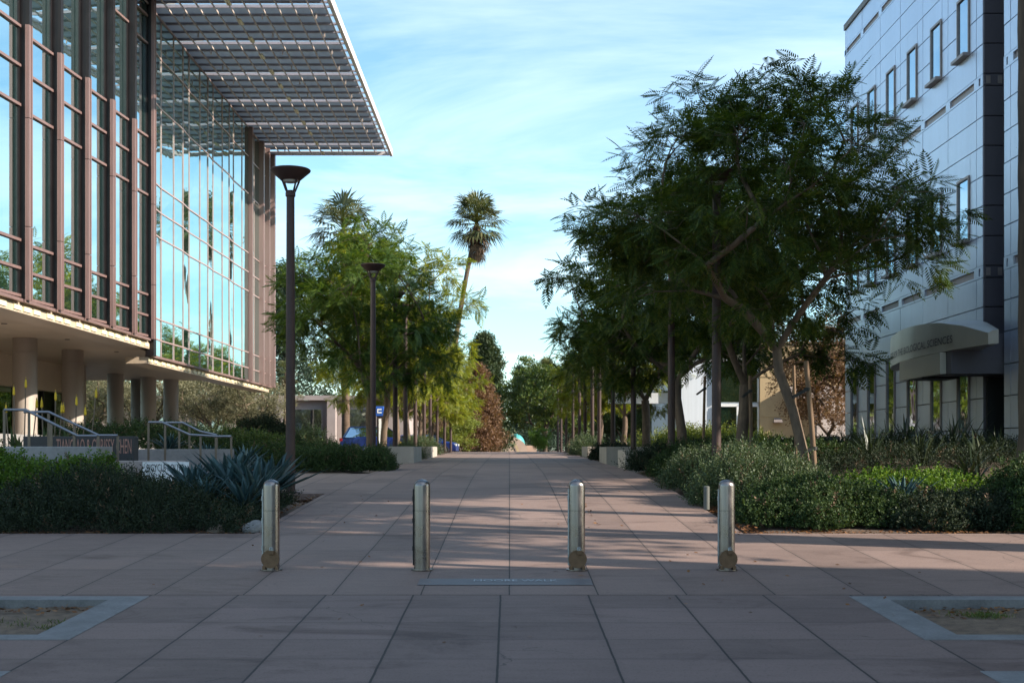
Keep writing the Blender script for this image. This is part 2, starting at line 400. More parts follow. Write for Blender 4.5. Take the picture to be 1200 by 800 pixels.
def t_sprig(L=.25, n=12, ll=.05, w=.012, spread=.75):
    V, Fq = [], []; rs = np.random.default_rng(3)
    for i in range(n):
        t = (i + .5) / n; a = 2.4 * i
        d = np.array([.62 + .3 * t, math.cos(a) * spread, math.sin(a) * spread]); d /= np.linalg.norm(d)
        quad_leaf(np.array([L * t, 0, 0]), d, rs.normal(size=3), ll * (1.05 - .5 * t), w, V, Fq)
    return np.array(V), np.array(Fq)
def t_cluster(n=9, R_=.25, ll=.16, w=.09, seed=1):
    V, Fq = [], []; rs = np.random.default_rng(seed)
    for i in range(n):
        d = rs.normal(size=3); d /= np.linalg.norm(d); b = rs.normal(size=3) * R_ * .5
        quad_leaf(b, d, rs.normal(size=3), ll * rs.uniform(.7, 1.2), w, V, Fq)
    return np.array(V), np.array(Fq)
def scatter(tmpl, P, D, sc, roll=None, up=(0, 0, 1)):
    TV, TF = tmpl; n = len(P); k = len(TV)
    x = unit(np.asarray(D, float)); u = np.tile(np.array(up, float), (n, 1)) + rng.normal(size=(n, 3)) * .05
    y = unit(np.cross(u, x)); z = np.cross(x, y)
    if roll is not None:
        c, s = np.cos(roll)[:, None], np.sin(roll)[:, None]
        y, z = y * c + z * s, z * c - y * s
    V = (TV[None, :, 0:1] * x[:, None] + TV[None, :, 1:2] * y[:, None] + TV[None, :, 2:3] * z[:, None]) * np.asarray(sc)[:, None, None] + np.asarray(P)[:, None]
    Fq = TF[None] + (np.arange(n) * k)[:, None, None]
    return V.reshape(-1, 3), Fq.reshape(-1, TF.shape[1])
def cat(parts):
    V, Fq, o = [], [], 0
    for v, f in parts:
        V.append(v); Fq.append(f + o); o += len(v)
    return np.concatenate(V), np.concatenate(Fq)

T_JAC = t_frond(.40, 9, .125, .026)
T_JAC_FAR = t_frond(.48, 7, .17, .045)
T_SPRIG = t_sprig(.26, 13, .055, .014)
T_BROAD = t_sprig(.16, 8, .065, .034, .9)
T_HEDGE = t_sprig(.15, 9, .045, .022, .9)
T_CL = t_cluster(); T_CLS = t_cluster(10, .2, .1, .035, 5)
T_CLN = t_cluster(14, .28, .3, .03, 9)

def skeleton(base_pts, targets, r_tip, power=.5, jitter=.08, sag=.12, minr=.006):
    """grow a limb to every target from the closest node already there; radii follow what each limb carries"""
    nodes = [np.array(p, float) for p in base_pts]; par = [-1] + list(range(len(base_pts) - 1))
    start = len(base_pts) - 2
    fork = nodes[-1]
    order = np.argsort([np.linalg.norm(t - fork) for t in targets])
    ends = []
    for i in order:
        t = np.array(targets[i])
        cand = range(max(0, start), len(nodes))
        best, bd = None, 1e9
        for c in cand:
            d = np.linalg.norm(nodes[c] - t) + max(0, nodes[c][2] - t[2] + .2) * 1.2 + .25 * np.linalg.norm(nodes[c] - fork)
            if d < bd: best, bd = c, d
        a = nodes[best]; L = np.linalg.norm(t - a); k = max(2, int(L / .5))
        prev = best
        for j in range(1, k + 1):
            s = j / k
            q = a + (t - a) * s + np.array([0, 0, sag * L * math.sin(math.pi * s)])
            if j < k: q = q + rng.normal(size=3) * jitter * min(1, L)
            nodes.append(q); par.append(prev); prev = len(nodes) - 1
        ends.append(prev)
    chd = {}
    for i in range(1, len(nodes)): chd.setdefault(par[i], []).append(i)
    for _ in range(4):
        new = list(nodes)
        for i in range(len(base_pts) - 1, len(nodes)):
            if i in chd: new[i] = .4 * nodes[i] + .3 * nodes[par[i]] + .3 * np.mean([nodes[c] for c in chd[i]], 0)
        nodes = new
    w = np.zeros(len(nodes))
    for e in ends: w[e] += 1
    for i in range(len(nodes) - 1, 0, -1): w[par[i]] += w[i]
    rad = np.maximum(minr, r_tip * w ** power)
    return nodes, par, rad, ends
def limb_mesh(nodes, par, rad, nb, base_r, flare=1.35):
    mb = MB()
    r0 = [base_r * (flare - (flare - 1) * min(1, i / 1.5)) * (1 - .12 * i / max(1, nb - 1)) for i in range(nb)]
    mb.tube(nodes[:nb], r0, 12, 0, False)
    # chains below the trunk
    ch = {}
    for i in range(nb, len(nodes)): ch.setdefault(par[i], []).append(i)
    done = set()
    for i in range(nb, len(nodes)):
        if i in done: continue
        chain = [par[i], i]; done.add(i)
        while True:
            nx = [c for c in ch.get(chain[-1], []) if c not in done]
            if not nx: break
            c = max(nx, key=lambda q: rad[q]); chain.append(c); done.add(c)
        rr = [rad[c] for c in chain]; rr[0] = min(rr[1] * 1.08, base_r * .85)
        rr[1] = min(rr[1], base_r * .8)
        rr = [min(a, base_r * .8) for a in rr]
        mb.tube([nodes[c] for c in chain], rr, 7 if rr[1] > .03 else 4, 0, False)
    return mb
def crown_points(center, radii, ncl, clr, flat, tips, shell=.55, lowcut=-.75, gapseed=0, cut=None):
    rs = np.random.default_rng(gapseed)
    C = []
    tries = 0
    while len(C) < ncl and tries < 9000:
        tries += 1
        d = rs.normal(size=3); d /= np.linalg.norm(d)
        if d[2] < lowcut: continue
        r = rs.uniform(shell ** 3, 1) ** (1 / 3)
        r *= 1 + .13 * math.sin(3 * math.atan2(d[1], d[0]) + gapseed) + rs.uniform(-.08, .08)
        p = np.array(center) + d * r * np.array(radii)
        if cut is not None and cut(p): continue
        if all(np.linalg.norm((p - q) / np.array([1, 1, .7])) > clr * .72 for q in C): C.append(p)
    C = np.array(C)
    P, D = [], []
    for c in C:
        n = max(3, int(tips * rs.uniform(.7, 1.3))); sz = clr * rs.uniform(.75, 1.3)
        d = rs.normal(size=(n, 3)); d = unit(d); d[:, 2] = d[:, 2] * .8 + .18
        rr = rs.uniform(.25, 1, size=(n, 1)) ** .5
        P.append(c + d * rr * sz * np.array([1, 1, flat]))
        out = unit(c - np.array(center))
        D.append(unit(d + .55 * out))
    return C, np.concatenate(P), np.concatenate(D)
def tree_meshes(name, trunk_pts, base_r, center, radii, ncl, clr, flat, tips, tmpl, per_tip, sc, mats, seed,
                lowcut=-.7, shell=.5, droop=-.12, spreadv=.75, r_tip=.016, extra=None, twig=True, cut=None):
    C, P, D = crown_points(center, radii, ncl, clr, flat, tips, shell, lowcut, seed, cut)
    if extra is not None:
        for e in extra:
            C = np.vstack([C, e]); n = int(tips * .8); d = rand_unit(n)
            P = np.vstack([P, np.array(e) + d * clr * .75 * np.array([1, 1, flat])]); D = np.vstack([D, unit(d + .6 * unit(np.array(e) - np.array(center)))])
    nodes, par, rad, ends = skeleton(trunk_pts, C, r_tip)
    mb = limb_mesh(nodes, par, rad, len(trunk_pts), base_r)
    if twig:
        nn = np.array(nodes[len(trunk_pts):])
        for p in P[::2]:
            k = int(np.argmin(np.linalg.norm(nn - p, axis=1) )); a = nn[k]
            mid = (a + p) / 2 + rng.normal(size=3) * .06
            mb.tube([a, mid, p], [.009, .007, .004], 3, 0, False)
    tm = bpy.data.meshes.new(name + '_trunk'); tm.from_pydata([tuple(q) for q in mb.v], [], mb.f)
    tm.materials.append(mats[0]); tm.polygons.foreach_set('use_smooth', np.ones(len(mb.f), bool)); tm.update()
    n = len(P); PP = np.repeat(P, per_tip, 0) + rng.normal(size=(n * per_tip, 3)) * .05
    DD = np.repeat(D, per_tip, 0) * .55 + rand_unit(n * per_tip) * np.array([1, 1, spreadv]) * .85
    DD[:, 2] += droop
    V, Fq = scatter(tmpl, PP, DD, sc * rng.uniform(.65, 1.2, n * per_tip), rng.normal(size=n * per_tip) * .35)
    cm = mesh_np(name + '_crown', V, Fq, [mats[1]])
    return tm, cm
def place_tree(name, meshes, loc, label, rot=0, sc=1, group=None, cat_='tree', leafmat=None, szk=1):
    o = empty(name, loc, label, cat_, group)
    o.rotation_euler = (0, 0, rot); o.scale = (sc, sc, sc * szk)
    t = link_mesh('trunk', meshes[0], o); c = link_mesh('crown', meshes[1], o)
    if leafmat:
        c.material_slots[0].link = 'OBJECT'; c.material_slots[0].material = leafmat
    return o

# ---- shrubs
def region_shrub(name, poly_fn, bbox, hfun, tmpl, n, mat, sc, upw=.8, seed=0, depth=.75, parent=None, loc=None, inner=None):
    """one planted mass: sprigs that follow an uneven top, dense to the ground at its edges"""
    rs = np.random.default_rng(seed)
    x = rs.uniform(bbox[0], bbox[1], n * 3); y = rs.uniform(bbox[2], bbox[3], n * 3)
    e = poly_fn(x, y); k = e > 0
    x, y, e = x[k][:n], y[k][:n], e[k][:n]
    h = hfun(x, y) * np.clip(e, .0, 1) ** .45
    lump = .5 + .5 * np.sin(x * 5.1 + 2 * np.sin(y * 3.7)) * np.sin(y * 4.6 + 1.3 * np.sin(x * 4.1))
    lump2 = .5 + .5 * np.sin(x * 11.3 + 3 * np.sin(y * 2.9)) * np.sin(y * 9.1 + 2 * np.sin(x * 3.3))
    h = h * (.62 + .34 * lump + .16 * lump2)
    t = 1 - depth * rs.uniform(0, 1, len(x)) ** 1.6
    z = T(x, y) + np.maximum(.01, h * t - .08) + np.where(rs.uniform(0, 1, len(x)) < .07, rs.uniform(.03, .14, len(x)), 0) * (t > .7)
    P = np.stack([x, y, z], 1)
    D = rs.normal(size=(len(x), 3)) * .75; D[:, 2] = np.abs(D[:, 2]) * .6 + upw * t
    D[:, 1] -= .12
    V, Fq = scatter(tmpl, P, D, sc * rs.uniform(.5, 1.4, len(x)), rs.uniform(0, 6.28, len(x)))
    mi = np.repeat((rs.uniform(0, 1, len(x)) < .035).astype(np.int32), len(tmpl[1]))
    off = np.array(loc if loc is not None else (0, 0, 0)); V = V - off
    me = mesh_np(name, V, Fq, [mat, M['deadfrond']], mi); o = link_mesh(name, me, parent)
    if loc is not None: o.location = loc
    return o
def blob(cx, cy, rx, ry, rot=0, wob=.16, ph=0):
    c, s = math.cos(rot), math.sin(rot)
    def f(x, y):
        u = (c * (x - cx) + s * (y - cy)) / rx; v = (-s * (x - cx) + c * (y - cy)) / ry
        a = np.arctan2(v, u); r = np.sqrt(u * u + v * v) * (1 + wob * np.sin(3 * a + ph) + wob * .6 * np.sin(7 * a + 2 * ph))
        return 1 - r * r
    return f, (cx - rx * 1.3 - ry * abs(s), cx + rx * 1.3 + ry * abs(s), cy - ry * 1.3 - rx * abs(s), cy + ry * 1.3 + rx * abs(s))
def rectm(x0, x1, y0, y1, soft=.5):
    def f(x, y):
        wob = .12 * np.sin(x * 4.3) + .08 * np.sin(x * 9.1 + 1)
        return np.minimum(np.minimum(x - x0, x1 - x), np.minimum(y - (y0 + wob), y1 - y)) / soft
    return f, (x0, x1, y0 - .2, y1)
def agave_mesh(name, seed, n=30, L=.62, W=.11):
    rs = np.random.default_rng(seed); V, Fq = [], []
    for i in range(n):
        t = i / n; az = i * 2.39996 + rs.normal() * .12; el = R(12 + 68 * t ** .8 + rs.normal() * 5)
        l = L * (1.05 - .35 * t) * rs.uniform(.85, 1.12); w = W * rs.uniform(.85, 1.15); m = 7
        ca, sa = math.cos(az), math.sin(az); b0 = len(V)
        for j in range(m + 1):
            s = j / m; e2 = el - .35 * s * (1 - t) + .2 * s * t
            r = .03 + l * s * math.cos(el - .2 * s * s); z = .04 + l * s * math.sin(el) + .10 * l * s * s * (1 - 1.4 * t)
            ww = w * (.55 + 1.5 * s * (1 - s) - .05) * (1 - s ** 3.2) + .002
            c = np.array([ca * r, sa * r, z]); sd = np.array([-sa, ca, 0]); upn = np.array([-ca * math.sin(el), -sa * math.sin(el), math.cos(el)])
            V += [c - sd * ww / 2 + upn * ww * .16, c - upn * ww * .05, c + sd * ww / 2 + upn * ww * .16, c - upn * (ww * .05 + .012 * (1 - s))]
        for j in range(m):
            a = b0 + 4 * j; b = a + 4
            Fq += [(a, a+1, b+1, b), (a+1, a+2, b+2, b+1), (a+2, a+3, b+3, b+2), (a+3, a, b, b+3)]
    return mesh_np(name, np.array(V), np.array(Fq), [M['agave']], smooth=True)
def strap_mesh(name, seed, n=46, L=.9, W=.03, mat='flax', lean=.55):
    rs = np.random.default_rng(seed); V, Fq = [], []
    for i in range(n):
        az = rs.uniform(0, 6.28); el = R(rs.uniform(38, 86)); l = L * rs.uniform(.5, 1.1); w = W * rs.uniform(.7, 1.2); m = 6
        ca, sa = math.cos(az), math.sin(az); b0 = len(V); bx = rs.normal(size=2) * .07; bend = rs.uniform(.2, 1.) * lean
        for j in range(m + 1):
            s = j / m; r = l * (math.cos(el) * s + bend * .5 * s * s); z = l * (math.sin(el) * s - bend * .55 * s ** 3)
            ww = w * (1 - s ** 2.5) + .002
            c = np.array([bx[0] + ca * r, bx[1] + sa * r, z]); sd = np.array([-sa, ca, .15])
            V += [c - sd * ww / 2, c + sd * ww / 2]
        for j in range(m):
            a = b0 + 2 * j; Fq.append((a, a + 1, a + 3, a + 2))
    return mesh_np(name, np.array(V), np.array(Fq), [M[mat]])
def palm_meshes(name, H, r0, r1, lean, nf=44, fl=1.5, seed=0, skirt=60, skirt_len=2.2, bk='palmbark', nbl=13):
    rs = np.random.default_rng(seed)
    mb = MB(); k = 26; pts, rad = [], []
    for i in range(k + 1):
        s = i / k; pts.append((lean[0] * s ** 1.5, lean[1] * s ** 1.5, H * s))
        rad.append((r0 + (r1 - r0) * min(1, s * 1.5)) * (1 + .05 * (i % 2)) * (1.5 - .5 * min(1, s * 18)))
    mb.tube(pts, rad, 14)
    tm = bpy.data.meshes.new(name + '_trunk'); tm.from_pydata(mb.v, [], mb.f); tm.materials.append(M[bk])
    tm.polygons.foreach_set('use_smooth', np.ones(len(mb.f), bool)); tm.update()
    top = np.array(pts[-1])
    def fan(V, Fq, base, d, L, nb, dead):
        d = d / np.linalg.norm(d); up = np.array([0, 0, 1.]); side = np.cross(d, up); side = side / max(1e-6, np.linalg.norm(side)); nrm = np.cross(side, d)
        pl = L * (.5 if not dead else .5); hub = base + d * pl - up * (.10 * pl)
        n0 = len(V); w = .035 * L
        V += [base - side * w, base + side * w, hub + side * w, hub - side * w]; Fq.append((n0, n0+1, n0+2, n0+3))
        for j in range(nb):
            a = (j / (nb - 1) - .5) * R(150 if not dead else 90); bl = L * .68 * (1 - .25 * abs(a) / 1.8) * rs.uniform(.85, 1.1)
            dd = d * math.cos(a) + side * math.sin(a); ww = .027 * L
            sd = np.cross(dd, nrm); sd /= max(1e-6, np.linalg.norm(sd))
            mid = hub + dd * bl * .6 + nrm * .03 * L; tip = hub + dd * bl - up * (.18 * bl * rs.uniform(.5, 1.8)) ; n0 = len(V)
            V += [hub, mid - sd * ww, tip, mid + sd * ww]; Fq.append((n0, n0+1, n0+2, n0+3))
    V, Fq = [], []
    for i in range(nf):
        t = (i + .5) / nf; el = math.asin(max(-.6, min(1, 1 - 1.5 * t ** 1.1))) + R(rs.normal() * 9); az = i * 2.39996 + rs.normal() * .2
        d = np.array([math.cos(az) * math.cos(el), math.sin(az) * math.cos(el), math.sin(el)])
        fan(V, Fq, top + np.array([0, 0, .25 - .5 * t]), d, fl * rs.uniform(.85, 1.12), nbl, False)
    cm = mesh_np(name + '_crown', np.array(V), np.array(Fq), [M['palmleaf']])
    V, Fq = [], []
    for i in range(skirt):
        t = (i + .5) / skirt; az = rs.uniform(0, 6.28); el = R(-40 - 46 * min(1, t * 1.3) + rs.normal() * 8)
        d = np.array([math.cos(az) * math.cos(el), math.sin(az) * math.cos(el), math.sin(el)])
        fan(V, Fq, top + np.array([math.cos(az) * r1 * .8, math.sin(az) * r1 * .8, -.1 - skirt_len * .5 * t]), d, fl * rs.uniform(.45, .7), 9, True)
    sm = mesh_np(name + '_skirt', np.array(V), np.array(Fq), [M['deadfrond']])
    return tm, cm, sm
def place_palm(ms, loc, label, group=None, rot=0, sc=1):
    o = empty('palm_tree', loc, label, 'palm tree', group); o.rotation_euler = (0, 0, rot); o.scale = (sc,) * 3
    for n_, me in zip(('trunk', 'crown', 'dead_frond_skirt'), ms): link_mesh(n_, me, o)
    return o
def text_np(body, extrude=0.0):
    """flat letters of the built-in font as arrays, 1 unit tall, from x = 0"""
    cu = bpy.data.curves.new('lettering', 'FONT'); cu.body = body; cu.extrude = extrude; cu.resolution_u = 3
    o = bpy.data.objects.new('lettering', cu); COL.objects.link(o)
    dg = bpy.context.evaluated_depsgraph_get(); me = bpy.data.meshes.new_from_object(o.evaluated_get(dg))
    V = np.array([v.co[:] for v in me.vertices]); Fs = [tuple(p.vertices) for p in me.polygons]
    bpy.data.objects.remove(o); bpy.data.curves.remove(cu); bpy.data.meshes.remove(me)
    V[:, 0] -= V[:, 0].min(); V[:, 1] -= V[:, 1].min(); V[:, :2] /= V[:, 1].max()
    return V, Fs
def W(px, py, Y): return ((px - VX) * Y / F, Y, ZE + (VY - py) * Y / F)
# ------------------------------------------------------------------ the ground
PIT_L, PIT_R = (-6.5, -3.18), (3.0, 6.3)
PITY = [(9.24, 11.3), (6.0, 8.16)]
def walk_regions():
    return [(-14, 14, 11.4, 16.3), (-3.25, 2.98, 16.3, 110), (-11, -3.25, 22.6, 29.6)]
def inside_paved(x, y, m=0):
    k = (y < 11.45 + m) & (np.abs(x) < 30 + m) & (y > -12)
    for a, b, c, d in walk_regions(): k |= (x > a - m) & (x < b + m) & (y > c - m) & (y < d + m)
    return k
def grid_mesh(name, xs, ys, zf, mat, kind='structure', keep=None):
    X, Y = np.meshgrid(xs, ys); Z = zf(X, Y); nx, ny = len(xs), len(ys)
    V = np.stack([X, Y, Z], -1).reshape(-1, 3)
    I = np.arange(nx * ny).reshape(ny, nx)
    Q = np.stack([I[:-1, :-1], I[:-1, 1:], I[1:, 1:], I[1:, :-1]], -1)
    if keep is not None:
        cx = (X[:-1, :-1] + X[1:, 1:]) / 2; cy = (Y[:-1, :-1] + Y[1:, 1:]) / 2
        Q = Q[keep(cx, cy)]
    else: Q = Q.reshape(-1, 4)
    me = mesh_np(name, V, Q.reshape(-1, 4), [mat], smooth=True)
    o = link_mesh(name, me); o['kind'] = kind; return o
xs = np.unique(np.concatenate([np.linspace(-1500, -60, 14), np.arange(-60, 60.1, .5), np.linspace(60, 1500, 14)]))
ys = np.unique(np.concatenate([np.linspace(-400, -20, 6), np.arange(-20, 0, 2), np.arange(0, 60, .4), np.arange(60, 160, 2), np.linspace(160, 2000, 20)]))
grid_mesh('ground', xs, ys, lambda x, y: T(x, y) - .03 - .12 * inside_paved(x, y, .3), M['earth'])
# upper walk, cut along its real outline
E = 1e-6
def strip(name, x0, x1, y0, y1, mat, up=.012, st=.4):
    yy = np.unique(np.concatenate([np.arange(y0, y1, st), [y1]])); xx = np.unique(np.concatenate([np.arange(x0, x1, .8), [x1]]))
    return grid_mesh(name, xx, yy, lambda x, y: T(x, y) + up, mat)
def multi_grid(name, rects, mat, up, st=.4, z0=.1):
    mb = MB()
    for x0, x1, y0, y1 in rects:
        yy = list(np.arange(y0, y1 - 1e-4, st)) + [y1]; xx = list(np.arange(x0, x1 - 1e-4, .8)) + [x1]
        nx = len(xx); V = [(x, y, Tz(x, y) + up) for y in yy for x in xx]
        Fs = [(j*nx+i, j*nx+i+1, (j+1)*nx+i+1, (j+1)*nx+i) for j in range(len(yy)-1) for i in range(nx-1)]
        mb.add(V, Fs)
        # visible edges
        for seq in ([(x, y0) for x in xx], [(x1, y) for y in yy], [(x, y1) for x in xx[::-1]], [(x0, y) for y in yy[::-1]]):
            n = len(seq); V = [(x, y, Tz(x, y) + up) for x, y in seq] + [(x, y, Tz(x, y) - z0) for x, y in seq]
            mb.add(V, [(i, n + i, n + i + 1, i + 1) for i in range(n - 1)])
    o = mb.build(name, mat); o['kind'] = 'structure'; return o
multi_grid('walkway', walk_regions(), M['plaza'], .012)
cells = []
xb = [-30, PIT_L[0], PIT_L[1], PIT_R[0], PIT_R[1], 30]; yb = [-12, 6.0, 8.16, 9.24, 11.3, 11.4]
for i in range(5):
    for j in range(5):
        if i in (1, 3) and j in (1, 3): continue
        cells.append((xb[i], xb[i+1], yb[j], yb[j+1]))
multi_grid('pavement', cells, M['street'], .010, .5, .16)
strip('street', -30, 30, -12, -12 + .01, M['street'], .0)
# tree pits
def pit(x0, x1, y0, y1, side, label):
    o = empty('tree_pit', (x0 if side > 0 else x1, y0, Tz(0, y0)), label, 'tree pit', 'square tree pits in the pavement')
    w, v = .30, .20; mb = MB()
    zt = lambda y: Tz(0, y) + .014
    def slab(a, b, c, d):
        V = [(a,c,zt(c)-.14),(b,c,zt(c)-.14),(b,d,zt(d)-.14),(a,d,zt(d)-.14),(a,c,zt(c)),(b,c,zt(c)),(b,d,zt(d)),(a,d,zt(d))]
        mb.add(V, [(0,3,2,1),(4,5,6,7),(0,1,5,4),(1,2,6,5),(2,3,7,6),(3,0,4,7)])
    slab(x0, x1, y0, y0 + v); slab(x0, x1, y1 - v, y1); slab(x0, x0 + w, y0 + v, y1 - v); slab(x1 - w, x1, y0 + v, y1 - v)
    mb.build('concrete_border', M['pitframe'], o)
    rs = np.random.default_rng(int(abs(x0 * 10 + y0)))
    nx, ny = 40, 24; V = []
    for j in range(ny):
        for i in range(nx):
            x = x0 + w + (x1 - x0 - 2*w) * i / (nx-1); y = y0 + v + (y1 - y0 - 2*v) * j / (ny-1)
            V.append((x, y, zt(y) - .075 + .018 * math.sin(3*x + y*2) * math.sin(y*4.1 + x) + rs.normal() * .004))
    sb = MB(); sb.add(V, [(j*nx+i, j*nx+i+1, (j+1)*nx+i+1, (j+1)*nx+i) for j in range(ny-1) for i in range(nx-1)])
    sb.build('soil_bed', M['soil'], o, smooth=True)
    return o
pit(*PIT_L, *PITY[0], -1, 'tree pit with patchy grass on bare soil, beside the glass building')
pit(*PIT_R, *PITY[0], 1, 'tree pit of bare brown soil with leaves and one green tuft')
pit(*PIT_L, *PITY[1], -1, 'tree pit of which only a blue-grey corner shows, on the glass building side')
pit(*PIT_R, *PITY[1], 1, 'tree pit of which only a blue-grey corner shows, on the metal-clad building side')
def blades(name, pts, h, mat, n_each=9):
    V, Fq = [], []
    rs = np.random.default_rng(5)
    for (x, y, z) in pts:
        for _ in range(n_each):
            b = np.array([x + rs.normal() * .03, y + rs.normal() * .03, z]); d = rs.normal(size=3); d[2] = abs(d[2]) + .9; d /= np.linalg.norm(d)
            quad_leaf(b, d, rs.normal(size=3), h * rs.uniform(.5, 1.2), .007, V, Fq)
    return link_mesh(name, mesh_np(name, np.array(V), np.array(Fq), [M[mat]]))
rs = np.random.default_rng(11); gp = []
for _ in range(2400):
    x = rs.uniform(-6.2, -3.5); y = rs.uniform(9.46, 11.05)
    if math.sin(x * 2.3 + 1) + math.sin(y * 4.2 + x) * .9 + rs.normal() * .35 > .25: gp.append((x, y, Tz(0, y) - .07))
for _ in range(50): gp.append((3.98 + rs.normal() * .1, 10.72 + rs.normal() * .08, Tz(0, 10.7) - .07))
tag(blades('grass', gp, .055, 'grass', 7), kind='stuff')
def litter(name, pts, size=.05):
    n = len(pts); P = np.array(pts); V, Fq = [], []
    rs = np.random.default_rng(9)
    for p in P:
        a = rs.uniform(0, 6.28); d = np.array([math.cos(a), math.sin(a), rs.normal() * .2])
        quad_leaf(p, d, np.array([rs.normal() * .4, rs.normal() * .4, 1]), size * rs.uniform(.5, 1.3), size * .55, V, Fq)
    o = link_mesh(name, mesh_np(name, np.array(V), np.array(Fq), [M['litter']])); o['kind'] = 'stuff'; return o
lp = []
for _ in range(420):
    y = rs.uniform(16.6, 21); lp.append((3.02 + abs(rs.normal()) * .14, y, Tz(3.05, y) + .018))
for _ in range(520):
    x = rs.uniform(2.9, 7); y = 16.36 + abs(rs.normal()) * .13; lp.append((x, y, Tz(x, y) + .012))
for _ in range(300):
    x = rs.uniform(-7, -3.2); y = 16.36 + abs(rs.normal()) * .1; lp.append((x, y, Tz(x, y) + .012))
for _ in range(200):
    y = rs.uniform(16.5, 22.4); lp.append((-3.3 - abs(rs.normal()) * .09, y, Tz(-3.3, y) + .012))
for _ in range(240):
    x = rs.uniform(3.3, 6); y = 11.08 - abs(rs.normal()) * .25 ; lp.append((x, y, Tz(0, y) - .045))
for _ in range(160):
    x = rs.uniform(-5.6, -3.5); y = 11.08 - abs(rs.normal()) * .2; lp.append((x, y, Tz(0, y) - .04))
for _ in range(130):
    x = rs.uniform(-6, 7); y = rs.uniform(9, 25) ; lp.append((x if abs(x) < 2.9 or y < 16 else 1.2, y, Tz(0, y) + .02))
litter('leaf_litter', lp, .055)
# inlaid name band across the walk
pl = empty('pavement_name_band', (-.1, 12.2, Tz(0, 12.2)), 'worn grey band set in the paving with faint pale inlaid letters', 'inlay')
mb = MB(); x0, x1, y0, y1 = -.86, .78, 11.93, 12.33
mb.add([(x0,y0,Tz(0,y0)+.017),(x1,y0,Tz(0,y0)+.017),(x1,y1,Tz(0,y1)+.017),(x0,y1,Tz(0,y1)+.017)], [(0,1,2,3)])
mb.build('band', M['plaque'], pl)
V, Fs = text_np('MOORE WALK'); V[:, 0] *= .80 / V[:, 0].max(); V[:, 1] *= .105
V = [(-.34 + x, 12.14 + y, Tz(0, 12.14 + y) + .0215) for x, y, _ in V]
mb = MB(); mb.add(V, Fs); mb.build('lettering', M['inlay'], pl)

# ------------------------------------------------------------------ glass building (left)
GB = empty('glass_building', (-13, 34, 2.2), 'glass building on taupe columns with pinkish metal fins and a solar canopy', 'building')
H0 = ZE
def hz(h): return H0 + h
XG = -13.10
# body
mb = MB(); mb.box(-27, XG - .25, 22, 69.6, hz(3.95), hz(17.2)); mb.build('upper_floors', M['black'], GB)
mb = MB(); mb.box(-28, -13.2, 21.6, 70, hz(17.2), hz(17.6)); mb.build('roof', M['roofgrey'], GB)
# soffit panels with joints
mb = MB()
for iy in range(24):
    y0 = 22 + iy * 2.0
    for ix in range(5):
        xa = -13.95 - ix * 2.6
        mb.box(xa - 2.592, xa, y0, y0 + 1.992, hz(3.80) , hz(3.92))
mb.box(-27, -13.95, 22, 70, hz(3.83), hz(3.94))
so = mb.build('soffit', M['soffit'], GB)
mb = MB()
for y in (33, 38.5, 44, 49.5, 55):
    mb.lathe([(.0, 0), (.09, 0), (.09, .02)], (-15.2, y, hz(3.785)), 14)
mb.build('downlight', M['black'], so)
# sloping pink ledge under the fins, then cream edge plates
mb = MB()
mb.add([(-12.85, 22, hz(4.06)), (-12.85, 70, hz(4.06 - .55)), (-13.35, 70, hz(3.80 - .45)), (-13.35, 22, hz(3.86))], [(0,1,2,3)])
lg = MB()
for y0, y1, hA in [(22 + 2.42 * k, 22 + 2.42 * k + 2.3, 0) for k in range(10)]:
    lg.bar((-13.08, y0, hz(3.97)), (-13.08, y1, hz(3.97)), .34, .08)
lg.bar((-13.12, 46.6, hz(3.42)), (-13.12, 69.8, hz(3.42)), .3, .08)
lg.build('edge_ledge', M['pink'], GB)
mb = MB(); mb.box(-13.95, -13.06, 22, 46.5, hz(3.66), hz(3.925)); mb.box(-13.95, -13.12, 46.5, 69.8, hz(3.14), hz(3.375))
eb = mb.build('edge_beam', M['soffit'], GB)
y = 24.0
while y < 68.5:
    for k in range(3):
        if y + .62 < 69:
            q = MB(); z, xo = (3.70, -13.06) if y < 45.9 else (3.18, -13.12)
            q.box(xo + .002, xo + .03, y, y + .52, hz(z + .02), hz(z + .15)); 
            q.build('edge_plate', M['cream'], eb)
        y += .70
    y += .32
# fins and bays
FY = [24.6, 27.02, 29.44, 31.86, 34.28, 36.7, 39.12, 41.54, 43.96, 46.3]
TR = [4.12, 4.85, 5.6, 9.2, 10.25, 11.3, 14.65, 15.65]
STAG = [0, 0, 0, 0, 0, 0, 0, 0, 0, 0]
for i, y in enumerate(FY):
    f = MB(); top = hz(17.1)
    f.box(-13.3, -12.925, y - .09, y + .09, hz(4.0), top)
    fin = f.build('fin', M['darkbronze'], GB)
    full = (i == len(FY) - 1)
    c = MB(); t2 = 17.1 if full else 11.35
    for a, b in ((4.0, 5.95), (5.97, 8.85), (8.87, t2)) :
        c.box(-12.924, -12.82, y - .10, y + .03, hz(a), hz(b)); c.box(-12.924, -12.80, y + .034, y + .10, hz(a), hz(b))
        c.box(-12.924, -12.90, y - .125, y - .104, hz(a), hz(b))
    c.build('fin_cap', M['pink'], fin)
    if not full:
        c = MB(); c.box(-12.924, -12.82, y - .10, y + .10, hz(11.36), top); c.build('upper_fin_cap', M['darkbronze'], fin)
